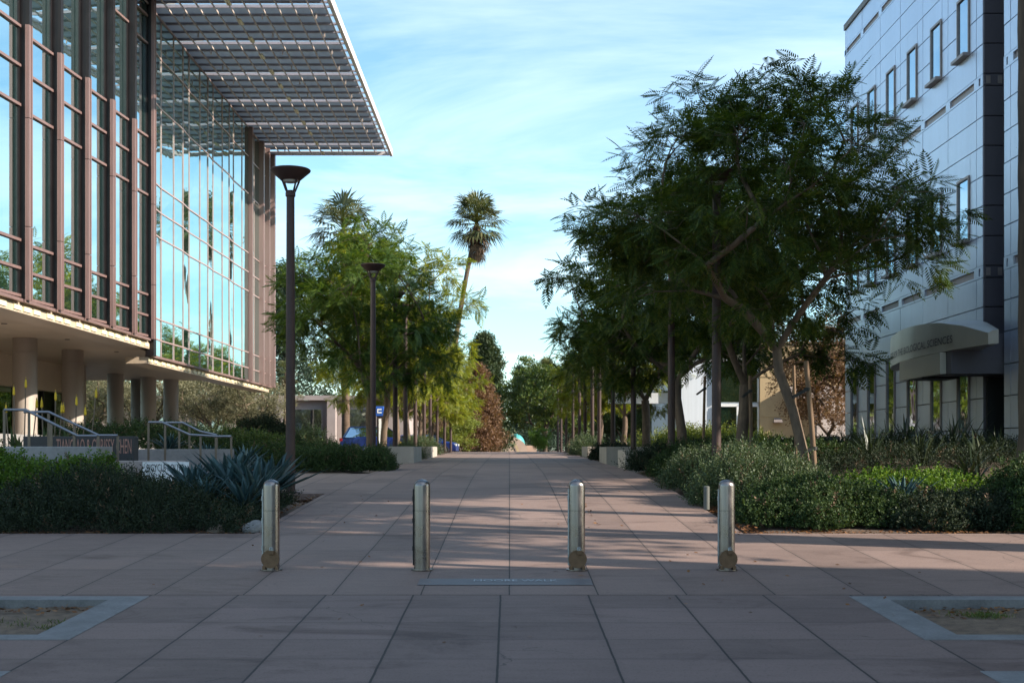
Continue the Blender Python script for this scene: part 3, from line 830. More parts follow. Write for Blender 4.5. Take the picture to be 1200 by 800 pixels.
for i in range(len(FY) - 1):
    y0, y1 = FY[i] + .11, FY[i + 1] - .11
    q = MB(); hs = [4.0] + TR + [17.1]
    for a, b in zip(hs[:-1], hs[1:]):
        q.add([(XG - .16, y0, hz(a)), (XG, y1, hz(a)), (XG, y1, hz(b)), (XG - .16, y0, hz(b))], [(0, 1, 2, 3)])
    bay = q.build('window_bay', M['glass_bay'], GB)
    for h in TR:
        q = MB(); q.bar((XG - .13, y0, hz(h)), (XG + .03, y1, hz(h)), .08, .075); q.build('transom', M['pink'], bay)
    q = MB(); q.box(XG - .05, XG + .03, y1 - .10, y1 + .0, hz(4.0), hz(17.1)); q.build('dark_jamb', M['darkbronze'], bay)
# folded curtain wall
PT = [(-13.0, 46.75), (-13.07, 48.0), (-13.0, 50.95), (-13.07, 52.2), (-13.0, 55.15), (-13.07, 56.4), (-13.0, 59.35), (-13.07, 60.6), (-13.0, 63.7)]
CW = [3.45, 4.08, 4.85, 7.9, 8.85, 9.8, 12.75, 14.6, 16.05]
def wall_panel(a, b, split):
    ax, ay = a; bx, by = b; q = MB(); m = MB()
    cuts = [0] + split + [1]
    P = lambda t: (ax + (bx - ax) * t, ay + (by - ay) * t)
    nx, ny = (by - ay), -(bx - ax); ln = math.hypot(nx, ny); nx, ny = nx / ln, ny / ln
    for t0, t1 in zip(cuts[:-1], cuts[1:]):
        for h0, h1 in zip(CW[:-1], CW[1:]):
            p, r = P(t0), P(t1)
            jit = [random.uniform(-.006, .006) for _ in range(4)]
            q.add([(p[0] + jit[0], p[1], hz(h0)), (r[0] + jit[1], r[1], hz(h0)), (r[0] + jit[2], r[1], hz(h1)), (p[0] + jit[3], p[1], hz(h1))], [(0, 1, 2, 3)])
    o = q.build('curtain_wall_panel', M['glass'], GB)
    for t in cuts[:-1]:
        p = P(t); w = .04
        m.bar((p[0] + nx * .012, p[1] + ny * .012, hz(CW[0])), (p[0] + nx * .012, p[1] + ny * .012, hz(CW[-1])), w, .02)
    for h in CW:
        m.bar((ax + nx * .014, ay + ny * .014, hz(h)), (bx + nx * .014, by + ny * .014, hz(h)), .03, .05)
    m.build('mullions', M['mullion'], o)
for k in range(len(PT) - 1):
    wall_panel(PT[k], PT[k + 1], [.56] if k % 2 else [])
wall_panel((-13.05, 63.95), (-13.05, 66.7), [.52]); wall_panel((-13.05, 66.95), (-13.05, 69.9), [.5])
for y, w in ((63.87, .2), (66.82, .28), (68.4, .16), (69.95, .3)):
    f = MB(); f.box(-13.3, -12.80, y - w / 2, y + w / 2, hz(3.4), hz(16.1)); f.build('end_fin', M['pink'], GB)
f = MB(); f.box(-13.2, -12.9, 46.42, 46.75, hz(3.4), hz(16.05)); f.build('corner_jamb', M['darkbronze'], GB)
# columns
for (x, y) in ((-16.5, 43.6), (-16.65, 48.8), (-19.6, 58), (-19.7, 64), (-20, 70), (-20, 75 - .5), (-16.5, 38.4), (-16.5, 33)):
    if y > 69.5: y = 69
    c = MB(); r = .40
    c.lathe([(r, 2.0), (r, hz(3.30)), (r - .012, hz(3.305)), (r - .012, hz(3.32)), (r, hz(3.325)), (r, hz(3.83))], (x, y, 0), 32)
    c.build('column', M['column'], GB, smooth=True)
for (x, y) in ((-18.9, 67.0), (-18.3, 69.2)):
    c = MB(); c.lathe([(.4, 2.0), (.4, hz(3.83))], (x, y, 0), 32); c.build('column', M['column'], GB, smooth=True)
# ground floor set back under the soffit
mb = MB(); mb.box(-27, -14.2, 24, 70.5, 1.2, 2.18); mb.build('floor_plinth', M['wallgrey'], GB)
mb = MB(); mb.box(-21.2, -20.0, 24, 58.5, hz(2.55), hz(3.8)); mb.box(-20.7, -20.1, 58.5, 58.75, 2.2, hz(2.55)); mb.box(-27, -20.0, 58.5, 59.2, hz(2.55), hz(3.8))
mb.build('ground_floor_header', M['soffit'], GB)
for k in range(11):
    y0 = 25 + k * 3.05
    q = MB(); q.add([(-20.3, y0 + .06, 2.2), (-20.3, y0 + 2.99, 2.2), (-20.3, y0 + 2.99, hz(2.55)), (-20.3, y0 + .06, hz(2.55))], [(0,1,2,3)])
    w_ = q.build('storefront_window', M['glass_store'], GB)
    q = MB(); q.box(-20.36, -20.2, y0 - .05, y0 + .05, 2.2, hz(2.55)); q.build('frame', M['darkbronze'], w_)
q = MB(); q.box(-20.9, -20.34, 24, 58.4, 2.2, hz(2.6)); q.build('ground_floor_core', M['black'], GB)
# solar canopy
SC = MB()
X0, X1, Y0, Y1, HC = -13.3, -6.45, 43.6, 70.0, 16.1
cn = MB(); cn.bar((X1, Y0, hz(HC + .1)), (X1, Y1, hz(HC + .1)), .14, .34); cn.bar((X0, Y1, hz(HC + .1)), (X1, Y1, hz(HC + .1)), .1, .22)
can = cn.build('solar_canopy', M['fascia'], GB)
row = 4.25; k = 0
y = 46.72 - row
while y < Y1 - .3:
    for j in range(2):
        ya = y + (.42 + j * 1.93); yb = ya + 1.905
        yb = min(yb, Y1 - .12); ya = max(ya, Y0 + .1)
        if yb - ya < .2: continue
        q = MB()
        nmod = 11; w = (X1 - .3 - X0) / nmod
        for i in range(nmod):
            xa = X0 + i * w
            q.add([(xa, ya, hz(HC + .26)), (xa + w - .015, ya, hz(HC + .26)), (xa + w - .015, yb, hz(HC + .262)), (xa, yb, hz(HC + .262)),
                   (xa, ya, hz(HC + .30)), (xa + w - .015, ya, hz(HC + .30)), (xa + w - .015, yb, hz(HC + .302)), (xa, yb, hz(HC + .302))],
                  [(0,3,2,1),(4,5,6,7),(0,1,5,4),(1,2,6,5),(2,3,7,6),(3,0,4,7)])
        q.build('solar_module_row', M['pvback'], can)
    for yy, ww in ((y + .44, .06), (y + 1.35, .05), (y + 2.35, .09), (y + 3.3, .05), (y + 4.2, .06)):
        if Y0 < yy < Y1:
            q = MB(); q.box(X0, X1, yy - ww / 2, yy + ww / 2, hz(HC + .17), hz(HC + .255)); q.build('cross_purlin', M['pvdark'], can)
    for yy in (y + 1.2, y + 3.3):
        if Y0 < yy and yy + .8 < Y1:
            q = MB(); q.box(-10.22, -10.06, yy, yy + .6, hz(HC - .02), hz(HC + .04)); q.build('bracket_plate', M['cream'], can)
    y += row
nb = 12
for i in range(nb):
    x = X0 + .25 + (X1 - X0 - .5) * i / (nb - 1)
    q = MB(); q.bar((x, Y0, hz(HC)), (x, Y1 - .1, hz(HC)), .032, .07); q.build('long_bar', M['pvbar'], can)
for yy in np.arange(47.5, 69.5, 2.13):
    for x in (-12.1, -9.2, -7.2):
        q = MB(); q.box(x, x + .05, yy, yy + .05, hz(HC - .12), hz(HC + .1)); q.build('conduit_clip', M['pvbar'], can)

# ------------------------------------------------------------------ metal-clad building (right)
RB = empty('metal_clad_building', (11, 30, 1.6), 'blue metal-panelled building with narrow tall windows and a curved entrance visor', 'building')
XR, YN, YF = 11.0, 29.75, 41.95
JY = [41.9 - 1.957 * k for k in range(7)]
mb = MB(); mb.box(XR + .09, 40, YN + .06, YF - .06, 1.0, hz(13.7)); mb.box(XR + .09, 40, 24.9, 28.46, 1.0, hz(13.7)); mb.box(XR + 1.3, 40, 28.3, YN + .2, 1.0, hz(13.69))
core = mb.build('panel_backing', M['cladjoint'], RB)
mb = MB(); mb.box(XR - .05, 40, YN, YF, hz(13.72), hz(13.9)); mb.box(XR - .05, 40, 24.85, 28.5, hz(13.72), hz(13.9)); mb.build('roof', M['roofgrey'], RB)
HJ = [-.3, .48, 1.2, 1.9, 2.63, 3.32, 4.0, 4.28, 4.97, 5.67, 6.36, 7.06, 7.75, 8.45, 8.73, 9.43, 10.12, 10.82, 11.5, 12.18, 12.85, 13.12, 13.72]
FR = {4.0, 8.45, 12.85}
WC = [40.78, 38.86, 36.9, 34.95, 32.98, 31.0]
def clad_face(xp, yA, yB, joints, wins, rows):
    """panels butt at dark joints; windows interrupt them"""
    p = MB(); frs = {}
    ys_ = sorted([yA, yB] + [j for j in joints if yA + .02 < j < yB - .02])
    gap = .012
    for h0, h1 in zip(HJ[:-1], HJ[1:]):
        for a, b in zip(ys_[:-1], ys_[1:]):
            if h0 in FR:
                fr = frs.setdefault((h0, a), MB()); fr.box(xp + .05, xp + .085, a + .16, b - .16, hz(h0 + .05), hz(h1 - .05))
                for za, zb in ((h0, h0 + .05), (h1 - .05, h1)): p.box(xp, xp + .08, a, b, hz(za), hz(zb))
                p.box(xp, xp + .08, a, a + .15, hz(h0 + .052), hz(h1 - .052)); p.box(xp, xp + .08, b - .15, b, hz(h0 + .052), hz(h1 - .052))
                continue
            wn = [w for w in wins if a < w < b and any(r0 < h1 - .02 and r1 > h0 + .02 for r0, r1 in rows)]
            segs = [(a, b)]
            if wn:
                w = wn[0]; segs = [(a, w - .42), (w + .42, b)]
                r = [r for r in rows if r[0] < h1 - .02 and r[1] > h0 + .02][0]
                if r[0] > h0 + .02: p.box(xp, xp + .08, w - .42, w + .42, hz(h0 + gap), hz(r[0]))
                if r[1] < h1 - .02: p.box(xp, xp + .08, w - .42, w + .42, hz(r[1]), hz(h1 - gap))
            for s0, s1 in segs:
                if s1 - s0 > .05:
                    jx = random.uniform(0, .006)
                    p.box(xp + jx, xp + .08, s0 + gap, s1 - gap, hz(h0 + gap), hz(h1 - gap))
    p.build('cladding_panels', M['clad'], RB); 
    for a_ in sorted(frs): frs[a_].build('recessed_frieze', M['cladwin'], RB)
RW = [(.5, 2.58), (5.05, 6.5), (9.5, 10.9)]
clad_face(XR, YN, YF, JY, WC, RW)
clad_face(XR, 24.9, 28.48, [28.1, 26.3], [27.2], RW[1:])
for w in WC:
    for r0, r1 in RW:
        q = MB(); q.add([(XR + .005, w - .36, hz(r0)), (XR + .005, w + .36, hz(r0)), (XR + .005, w + .36, hz(r1)), (XR + .005, w - .36, hz(r1))], [(3,2,1,0)])
        wo = q.build('window', M['glass_blue'], RB)
        q = MB()
        for s in (-1, 1): q.box(XR - .035, XR + .085, w + s * .385 - .025, w + s * .385 + .025, hz(r0), hz(r1 + .06))
        q.box(XR - .035, XR + .085, w - .36, w + .36, hz(r1), hz(r1 + .06)); q.build('frame', M['cladwin'], wo)
        q = MB(); q.box(XR - .17, XR + .08, w - .43, w + .43, hz(r0 - .08), hz(r0 - .005)); q.build('sill', M['cladwin'], wo)
# return between the two blocks, its shade put into the dark panel colour
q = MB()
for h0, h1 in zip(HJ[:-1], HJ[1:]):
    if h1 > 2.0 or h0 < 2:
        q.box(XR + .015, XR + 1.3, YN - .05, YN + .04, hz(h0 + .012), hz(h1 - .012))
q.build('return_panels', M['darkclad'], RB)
for h in (4.0, 8.45, 12.85):
    for x in (XR + .06, XR + .33):
        q = MB(); q.box(x, x + .1, YN - .06, YN - .045, hz(h + .05), hz(h + .23)); q.build('frieze_slot', M['cladwin'], RB)
# entrance: bulkhead box, door recess and the curved visor with its name
q = MB(); q.box(9.87, 11.22, 28.6, 29.68, hz(1.70), hz(2.60)); q.build('entrance_bulkhead', M['darkclad'], RB, bevel=.01)
q = MB(); q.box(9.72, 9.86, 28.9, 31.9, hz(1.72), hz(2.2)); q.box(9.87, 10.98, 29.72, 31.9, hz(2.0), hz(2.2)); q.build('entrance_soffit', M['visor'], RB)
q = MB(); q.box(9.73, 10.6, 30.2, 31.2, hz(1.68), hz(1.99)); q.build('entrance_recess', M['black'], RB)
q = MB(); q.box(11.05, 12.2, 29.60, 29.69, 1.3, hz(1.68)); q.build('entrance_door', M['black'], RB)
out = []
n = 26
for i in range(n + 1):
    s = i / n; y = 36.2 - 9.3 * s
    out.append((float(np.interp(y, [26.9, 28.2, 29.5, 31, 32.5, 34, 35.3, 35.9, 36.2], [10.06, 9.86, 9.76, 9.76, 9.9, 10.14, 10.5, 10.78, 10.98])), y))
vis = MB(); V = []
for (x, y) in out:
    top = float(np.interp(y, [26.9, 28, 29.2, 30.5, 32, 34, 36.2], [2.46, 2.72, 2.90, 2.98, 3.02, 3.0, 2.95]))
    xi = float(np.interp(y, [26.9, 28.4, 29.7], [10.28, 10.5, 10.99])); V += [(x, y, hz(2.22)), (x, y, hz(top)), (x + (xi - x) * .4, y, hz(top + .05)), (xi, y, hz(top + .07)), (xi, y, hz(2.24))]
Fs = []
for i in range(n):
    a, b = 5 * i, 5 * (i + 1)
    for k in range(5): Fs.append((a + k, a + (k + 1) % 5, b + (k + 1) % 5, b + k))
Fs.append((5*n, 5*n+1, 5*n+2, 5*n+3, 5*n+4)); Fs.append((4, 3, 2, 1, 0))
vis.add(V, Fs)
vo = vis.build('entrance_visor', M['visor'], RB, smooth=True)
V, Fs = text_np('CENTER FOR THE BIOLOGICAL SCIENCES', .0)
arc = [0]
for a, b in zip(out[:-1], out[1:]): arc.append(arc[-1] + math.dist(a, b))
L0, L1, th = 1.7, 8.0, .17
sc_ = (L1 - L0) / V[:, 0].max()
def on_arc(l):
    i = min(n - 1, max(0, int(np.searchsorted(arc, l) - 1))); t = (l - arc[i]) / (arc[i+1] - arc[i])
    a, b = out[i], out[i+1]; dx, dy = b[0]-a[0], b[1]-a[1]; ln = math.hypot(dx, dy)
    return a[0] + dx * t + dy / ln * .02, a[1] + dy * t - dx / ln * .02
lv = []
for x, yv, _ in V:
    px, py = on_arc(L0 + x * sc_); lv.append((px, py, hz(2.38 + yv * th)))
q = MB(); q.add(lv, Fs); q.build('lettering', M['letter'], vo)

# ------------------------------------------------------------------ buildings beyond
B = empty('tan_building', (11.7, 60, 1.5), 'tan stucco building behind the staked tree with wall lamp and white box', 'building')
q = MB(); q.box(11.75, 16.4, 60, 72, 1.2, hz(4.95)); q.build('wall', M['tan'], B)
q = MB(); q.box(11.7, 16.45, 59.93, 60.0, hz(4.95), hz(5.06)); q.box(11.75, 16.4, 59.975, 59.999, hz(3.42), hz(3.45)); q.box(11.75, 16.4, 59.975, 59.999, hz(1.55), hz(1.58)); q.build('coping', M['tan'], B)
q = MB(); q.box(13.0, 16.3, 59.3, 59.98, hz(2.4), hz(2.95)); q.build('canopy_beam', M['palepink'], B)
for x0, x1 in ((14.25, 15.4), (15.42, 16.35)):
    q = MB()
    for k in range(4): q.box(x0, x1, 59.35, 59.97, 1.4 + k * .68, 1.4 + k * .68 + .665)
    q.build('stone_pier', M['palepink'], B, bevel=.01)
q = MB(); q.box(12.35, 12.75, 59.72, 59.98, hz(1.28), hz(1.34)); q.add([(12.35,59.72,hz(1.34)),(12.75,59.72,hz(1.34)),(12.7,59.97,hz(1.5)),(12.4,59.97,hz(1.5))], [(0,1,2,3)]); q.build('wall_lamp', M['cladwin'], B)
q = MB(); q.box(12.38, 12.92, 59.8, 59.98, 1.75, 2.32); q.build('service_box', M['white'], B, bevel=.01)
B = empty('pale_metal_building', (8.2, 58, 1.5), 'pale blue-white building with white-framed glazing behind the avenue trees', 'building')
q = MB(); q.box(8.0, 11.74, 60.3, 72, 1.2, hz(4.3)); q.build('wall', M['palewhite'], B)
for x0, x1, z0, z1 in ((9.75, 10.72, hz(.2), hz(2.05)), (10.8, 11.7, hz(.2), hz(2.05)), (9.75, 11.7, hz(2.25), hz(4.2)), (9.75, 10.72, 1.3, hz(.12)), (10.8, 11.7, 1.3, hz(.12))):
    q = MB(); q.add([(x0, 60.26, z0), (x1, 60.26, z0), (x1, 60.26, z1), (x0, 60.26, z1)], [(0,1,2,3)]); w_ = q.build('window', M['glass_store'], B)
    q = MB(); q.bar((x0, 60.22, z0), (x0, 60.22, z1), .09, .1); q.bar((x1, 60.22, z0), (x1, 60.22, z1), .07, .1); q.bar((x0, 60.22, z1 + .05), (x1, 60.22, z1 + .05), .1, .13); q.build('frame', M['white'], w_)
q = MB(); q.box(4.7, 8.0, 60.6, 61, hz(2.2), hz(2.7)); q.build('canopy_beam', M['palewhite'], B)
B = empty('pinkish_grey_building', (-26, 92, 1.5), 'low pinkish-grey building behind the parked blue car', 'building')
q = MB(); q.box(-34, -7.2, 92, 104, 1.0, hz(3.55)); q.build('wall', M['farwall'], B)
q = MB(); q.box(-34.3, -7.0, 91.6, 92.0, hz(3.56), hz(3.9)); q.build('roof', M['farwall'], B)
for x in (-26, -22.5, -19.2, -15.4, -11.5):
    q = MB(); q.box(x, x + 1.9, 91.9, 91.98, 1.4, hz(2.9)); w_ = q.build('window', M['glass_blue'], B)
    q = MB(); q.box(x - .1, x, 91.86, 92, 1.4, hz(2.95)); q.box(x + 1.9, x + 2.0, 91.86, 92, 1.4, hz(2.95)); q.build('frame', M['cladwin'], w_)
for x in (-20.2, -16.6, -13.0):
    q = MB(); q.box(x, x + .6, 91.2, 91.9, 1.2, hz(3.55)); q.build('pier', M['farwall'], B)
# small domed building that closes the walk
B = empty('domed_building', (.0, 158, 1.2), 'small tan arched building with a turquoise dome closing the walk', 'building')
q = MB(); poly = []
for k in range(13):
    a = math.pi * k / 12; poly.append((-.55 + 3.0 * math.cos(a) * .9, hz(0.0) + 1.75 * math.sin(a)))
V = [(x, 158, z) for x, z in [(2.3, .2)] + poly + [(-3.4, .2)]] + [(x, 160, z) for x, z in [(2.3, .2)] + poly + [(-3.4, .2)]]
m_ = len(poly) + 2
q.add(V, [tuple(range(m_))[::-1], tuple(range(m_, 2*m_))] + [(i, (i+1) % m_, m_+(i+1) % m_, m_+i) for i in range(m_)]); q.build('gable_wall', M['adobe'], B)
q = MB(); V = []
for k in range(13):
    a = math.pi * k / 12; V += [(-.2 + 1.15 * math.cos(a), 157.9, hz(-.4) + 1.3 * math.sin(a)), (-.2 + 1.4 * math.cos(a), 157.9, hz(-.4) + 1.55 * math.sin(a))]
q.add(V, [(2*i, 2*i+1, 2*i+3, 2*i+2) for i in range(12)]); q.build('arch_moulding', M['tan'], B)
q = MB(); q.lathe([(1.2 * math.cos(R(a)), 1.4 * math.sin(R(a))) for a in range(-10, 91, 8)] , (.75, 161.5, hz(.65)), 28); q.build('dome', M['teal'], B, smooth=True)
q = MB(); q.box(-2.4, 3.4, 160.2, 166, .4, hz(.55)); q.build('body', M['adobe'], B)
# unseen hall added out of frame to cast shade over the crossing
B = empty('unseen_hall', (14, -12, 0), 'unseen beige hall added beside the crossing to shade the near pavement', 'building')
q = MB(); q.box(14, 30, -46, NBY, -.4, 15.5); q.build('wall', M['palepink'], B)
for k in range(9):
    for j in range(4):
        y0 = NBY - 3 - k * 3.2
        q = MB(); q.box(13.92, 13.99, y0, y0 + 1.5, 1.6 + j * 3.5, 3.5 + j * 3.5); q.build('window', M['glass_blue'], B)
# ------------------------------------------------------------------ bollards
def bollard(x, y, label, cover=True):
    z = Tz(x, y) + .012
    o = empty('bollard', (x, y, z), label, 'bollard', 'stainless steel bollards across the walk')
    r, h = .082, .918
    q = MB(); prof = [(r, .012)] + [(r, h - .07)] + [(r * math.cos(a), h - .07 + .068 * math.sin(a)) for a in np.linspace(.12, 1.5, 8)] + [(0.0005, h)]
    q.lathe(prof, (x, y, z), 40); q.build('post', M['steel'], o, smooth=True)
    q = MB(); q.lathe([(.0005, .0), (.108, 0), (.108, .012), (r, .014)], (x, y, z), 40); q.build('base_plate', M['steel'], o, smooth=True)
    q = MB(); q.bar((x - r - .004, y - .012, z + .05), (x - r - .004, y - .012, z + h - .1), .012, .016)
    for dz in (.2, .48, .7): q.box(x - r - .014, x - r + .002, y - .03, y - .004, z + dz, z + dz + .045)
    q.build('locking_rail', M['darkbronze'] if not cover else M['lockmetal'], o)
    q = MB(); q.lathe([(r + .0012, .60), (r + .0012, .604)], (x, y, z), 40); q.build('seam', M['cladjoint'], o)
    if cover:
        q = MB()
        q.add(*(lambda P: (P, [tuple(range(24)), tuple(range(24, 48))[::-1]] + [(i, 24 + i, 24 + (i+1) % 24, (i+1) % 24) for i in range(24)]))(
            [(x + .004 + .092 * math.cos(a), y - r - .006, z + .118 + .092 * math.sin(a)) for a in np.linspace(0, 2*math.pi, 24, False)] +
            [(x + .004 + .092 * math.cos(a), y - r + .018, z + .118 + .092 * math.sin(a)) for a in np.linspace(0, 2*math.pi, 24, False)]))
        q.box(x - .075, x - .045, y - r - .004, y - r + .03, z + .012, z + .05); q.box(x + .05, x + .08, y - r - .004, y - r + .03, z + .012, z + .05)
        q.build('lock_cover', M['brass'], o)
        q = MB(); q.box(x - .006, x + .044, y - r - .036, y - r - .01, z + .165, z + .205)
        pk = q.build('padlock', M['brass'], o, bevel=.004)
        q = MB(); q.tube([(x + .019 + .018 * math.cos(a), y - r - .022, z + .205 + .03 * math.sin(a)) for a in np.linspace(math.pi, 0, 9)], .0048, 8); q.box(x + .0, x + .03, y - r - .014, y - r + .01, z + .2, z + .235)
        q.build('shackle', M['lockmetal'], pk, smooth=True)
for bx, lab, cov in ((318, 'stainless bollard with bronze lock cover, the one standing in line with the pale rock', True),
                     (494.5, 'stainless bollard with a slotted side rail and no lock cover', False),
                     (676, 'stainless bollard with bronze lock cover beside the inlaid pavement lettering', True),
                     (851.5, 'stainless bollard with bronze lock cover in front of the grey-green hedge', True)):
    bollard((bx - VX) * 12.93 / F, 12.93, lab, cov)

# ------------------------------------------------------------------ lamp posts
def lamp_proto():
    o = empty('lamp_post', (0, 0, 0)); H = 5.78
    q = MB(); q.lathe([(.19, -.3), (.19, .02), (.17, .03), (.10, .035)], (0, 0, 0), 20); q.build('base', M['brownsteel'], o, smooth=True)
    q = MB(); q.lathe([(.085, .03), (.082, 2.5), (.072, H - .50), (.09, H - .495), (.09, H - .43), (.055, H - .39), (.0005, H - .385)], (0, 0, 0), 20); q.build('pole', M['brownsteel'], o, smooth=True)
    q = MB()
    for s in range(4):
        a = math.pi / 4 + s * math.pi / 2; c, d = math.cos(a), math.sin(a)
        q.tube([(c * .06, d * .06, H - .45), (c * .10, d * .10, H - .39), (c * .19, d * .19, H - .20)], .018, 6)
    q.build('yoke', M['brownsteel'], o)
    q = MB(); q.lathe([(.0005, H - .20), (.17, H - .215), (.19, H - .195), (.35, H - .055), (.36, H - .03), (.345, H - .015), (.2, H + .0), (.0005, H + .01)], (0, 0, 0), 32)
    sh = q.build('lamp_shade', M['brownsteel'], o, smooth=True)
    q = MB(); q.lathe([(.0005, H - .25), (.12, H - .245), (.15, H - .21)], (0, 0, 0), 24); q.build('lens', M['lampglass'], sh, smooth=True)
    return o
ORD = ['first', 'second', 'third', 'fourth', 'fifth', 'sixth', 'seventh', 'eighth', 'ninth', 'tenth', 'eleventh', 'twelfth', 'thirteenth', 'fourteenth', 'fifteenth']
LP = lamp_proto(); used = False
rowR = [23, 29.4, 38.4, 46, 53, 57.5, 63, 68, 75, 83.8, 92, 98]
rowL = [22.8, 36.6, 43.7, 48, 53, 58.5, 63, 69, 77, 85]
for row, X, side in ((rowL, -3.9, 'glass'), (rowR, 3.72, 'metal-clad')):
    for i, y in enumerate(row):
        o = LP if not used else copy_tree(LP); used = True
        x = X
        o.location = (x, y, Tz(x, y)); o.rotation_euler = (0, 0, .3 * i)
        if side == 'glass' and i == 0: lab = 'tall brown lamp post with its whole bowl shade against the sky'
        elif side == 'glass' and i == 1: lab = 'brown lamp post with its bowl shade in front of the leafy trees'
        elif side == 'metal-clad' and i == 0: lab = 'thick brown lamp post rising into the crown of the big dark tree'
        else: lab = '%s brown lamp post counting from the bollards, on the %s building side' % (ORD[i], side)
        tag(o, lab, 'lamp post', 'brown lamp posts along the walk')

# ------------------------------------------------------------------ retaining walls, steps rails, signs on the glass building side
def wall(name, x0, x1, y0, y1, z0, z1, mat, label, bev=.012):
    q = MB(); q.box(x0, x1, y0, y1, z0, z1); o = q.build(name, M[mat], bevel=bev); return tag(o, label, 'low wall')
a = W(-40, 533, 20.0); b = W(48, 533, 20.0)
wall('retaining_wall', a[0], b[0], 20.0, 20.3, .8, a[2], 'wallgrey', 'lowest grey concrete wall at the edge of the bright green shrub')
a = W(-40, 523, 21.2); b = W(114.5, 523, 21.2)
wall('retaining_wall', a[0], b[0], 21.2, 22.0, .8, a[2], 'wallgrey', 'grey concrete wall below the dark lettered sign, with a pale end')
a = W(113, 541, 23.4); b = W(212, 536, 23.4)
wall('retaining_wall', a[0], b[0], 23.45, 23.75, .8, a[2] + .02, 'wallpink', 'low pinkish wall carrying the white lettered sign')
a = W(155, 526, 26.5); b = W(271, 526, 26.5)
wall('retaining_wall', a[0], b[0], 26.5, 26.8, .9, a[2], 'wallgrey', 'grey concrete wall behind the steps handrail and the agaves')
# dark lettered sign wall
a = W(27, 507, 24.2); b = W(157, 511, 24.2); c = W(157, 541, 24.2)
SG = empty('building_name_sign', (a[0], 24.2, 1.2), 'long dark sign wall with tall rust coloured letters', 'sign')
q = MB(); q.box(a[0], b[0], 24.2, 24.5, 1.2, b[2]); q.build('sign_wall', M['signdark'], SG, bevel=.01)
def sign_text(body, px0, px1, py0, py1, Y, mat, parent, name='lettering', ext=.012):
    V, Fs = text_np(body); p0, p1 = W(px0, py1, Y), W(px1, py0, Y)
    V[:, 0] *= (p1[0] - p0[0]) / V[:, 0].max(); V[:, 1] *= (p1[2] - p0[2])
    q = MB(); q.add([(p0[0] + x, Y, p0[2] + z) for x, z, _ in V], Fs); return q.build(name, M[mat], parent)
sign_text('TIANQIAO & CHRISSY CHEN', 66, 154, 514, 534.5, 24.19, 'rust', SG)
WS = empty('white_sign', W(195, 550, 23.42), 'white sign with heavy black letters half hidden by agave leaves', 'sign')
a = W(167, 541, 23.4); b = W(221, 565, 23.4)
q = MB(); q.box(a[0], b[0], 23.40, 23.44, b[2], a[2]); q.build('board', M['white'], WS)
sign_text('BICYCLE ROUTE', 172, 215, 543.5, 552, 23.392, 'black', WS)
def handrail(label, path, posts, Y, zbot_px):
    o = empty('handrail', W(path[0][0], zbot_px, Y), label, 'handrail', 'steel handrails of the entrance steps')
    q = MB(); q.tube([W(px, py, Y) for px, py in path], .024, 10); q.build('rail', M['rail'], o, smooth=True)
    for px, py in posts:
        t = W(px, py, Y); q = MB(); q.box(t[0] - .022, t[0] + .022, Y - .008, Y + .008, W(px, zbot_px, Y)[2], t[2]); q.build('rail_post', M['railpost'], o)
handrail('sloping steel handrail in front of the dark lettered sign', [(5, 480), (30, 480), (91, 510.5), (114, 510.5)], [(5, 480), (34, 481.5), (60, 495.5), (87, 508.5), (115, 510.5)], 22.1, 545)
handrail('sloping steel handrail just behind, ending over the lettered sign', [(28, 482.5), (57, 482.5), (116, 510), (138, 510)], [(57, 483), (87, 497), (138, 510)], 23.1, 546)
handrail('steel handrail beyond the white sign, beside the concrete wall', [(174, 494.5), (190, 494.5), (222, 509), (253, 511), (271, 511)], [(174, 494.5), (193.5, 496.5), (235, 510), (253, 511), (271, 511)], 26.2, 540)
handrail('upper steel handrail rising behind the grey concrete wall', [(194, 495), (214, 495), (234, 505), (254, 509.5)], [(210, 495), (222, 499.5), (254, 509.5)], 27.4, 535)

# ------------------------------------------------------------------ concrete planters
def planter(x0, x1, y0, y1, top, label):
    o = empty('concrete_planter', ((x0 + x1) / 2, y0, Tz(0, y0)), label, 'planter', 'concrete planters along the walk')
    t = .12; z0 = min(Tz(x0, y0), Tz(x0, y1)) - .1; q = MB()
    q.box(x0, x1, y0, y0 + t, z0, top); q.box(x0, x1, y1 - t, y1, z0, top); q.box(x0, x0 + t, y0 + t + .001, y1 - t - .001, z0, top - .002); q.box(x1 - t, x1, y0 + t + .001, y1 - t - .001, z0, top - .002)
    q.build('trough', M['concrete'], o, bevel=.012)
    q = MB(); q.box(x0 + t, x1 - t, y0 + t, y1 - t, z0, top - .09); q.build('soil_bed', M['earth'], o); return o
planter(3.0, 4.7, 33.2, 35.4, W(735, 527, 33.2)[2], 'low concrete planter in shade beside the drooping dark plant')
planter(2.95, 4.5, 39.0, 42, W(700, 524, 39)[2] + .02, 'dark concrete planter behind the shaded one')
planter(3.05, 4.9, 50, 54, W(680, 523, 50)[2], 'sunlit tan concrete planter beyond the dark planters')
planter(-4.6, -3.02, 40.5, 44, W(500, 523, 40.5)[2], 'dark concrete planter end beside the low clipped hedge')
planter(-5.6, -3.05, 50, 54, W(540, 523, 50)[2], 'sunlit concrete planter beyond the low clipped hedge')

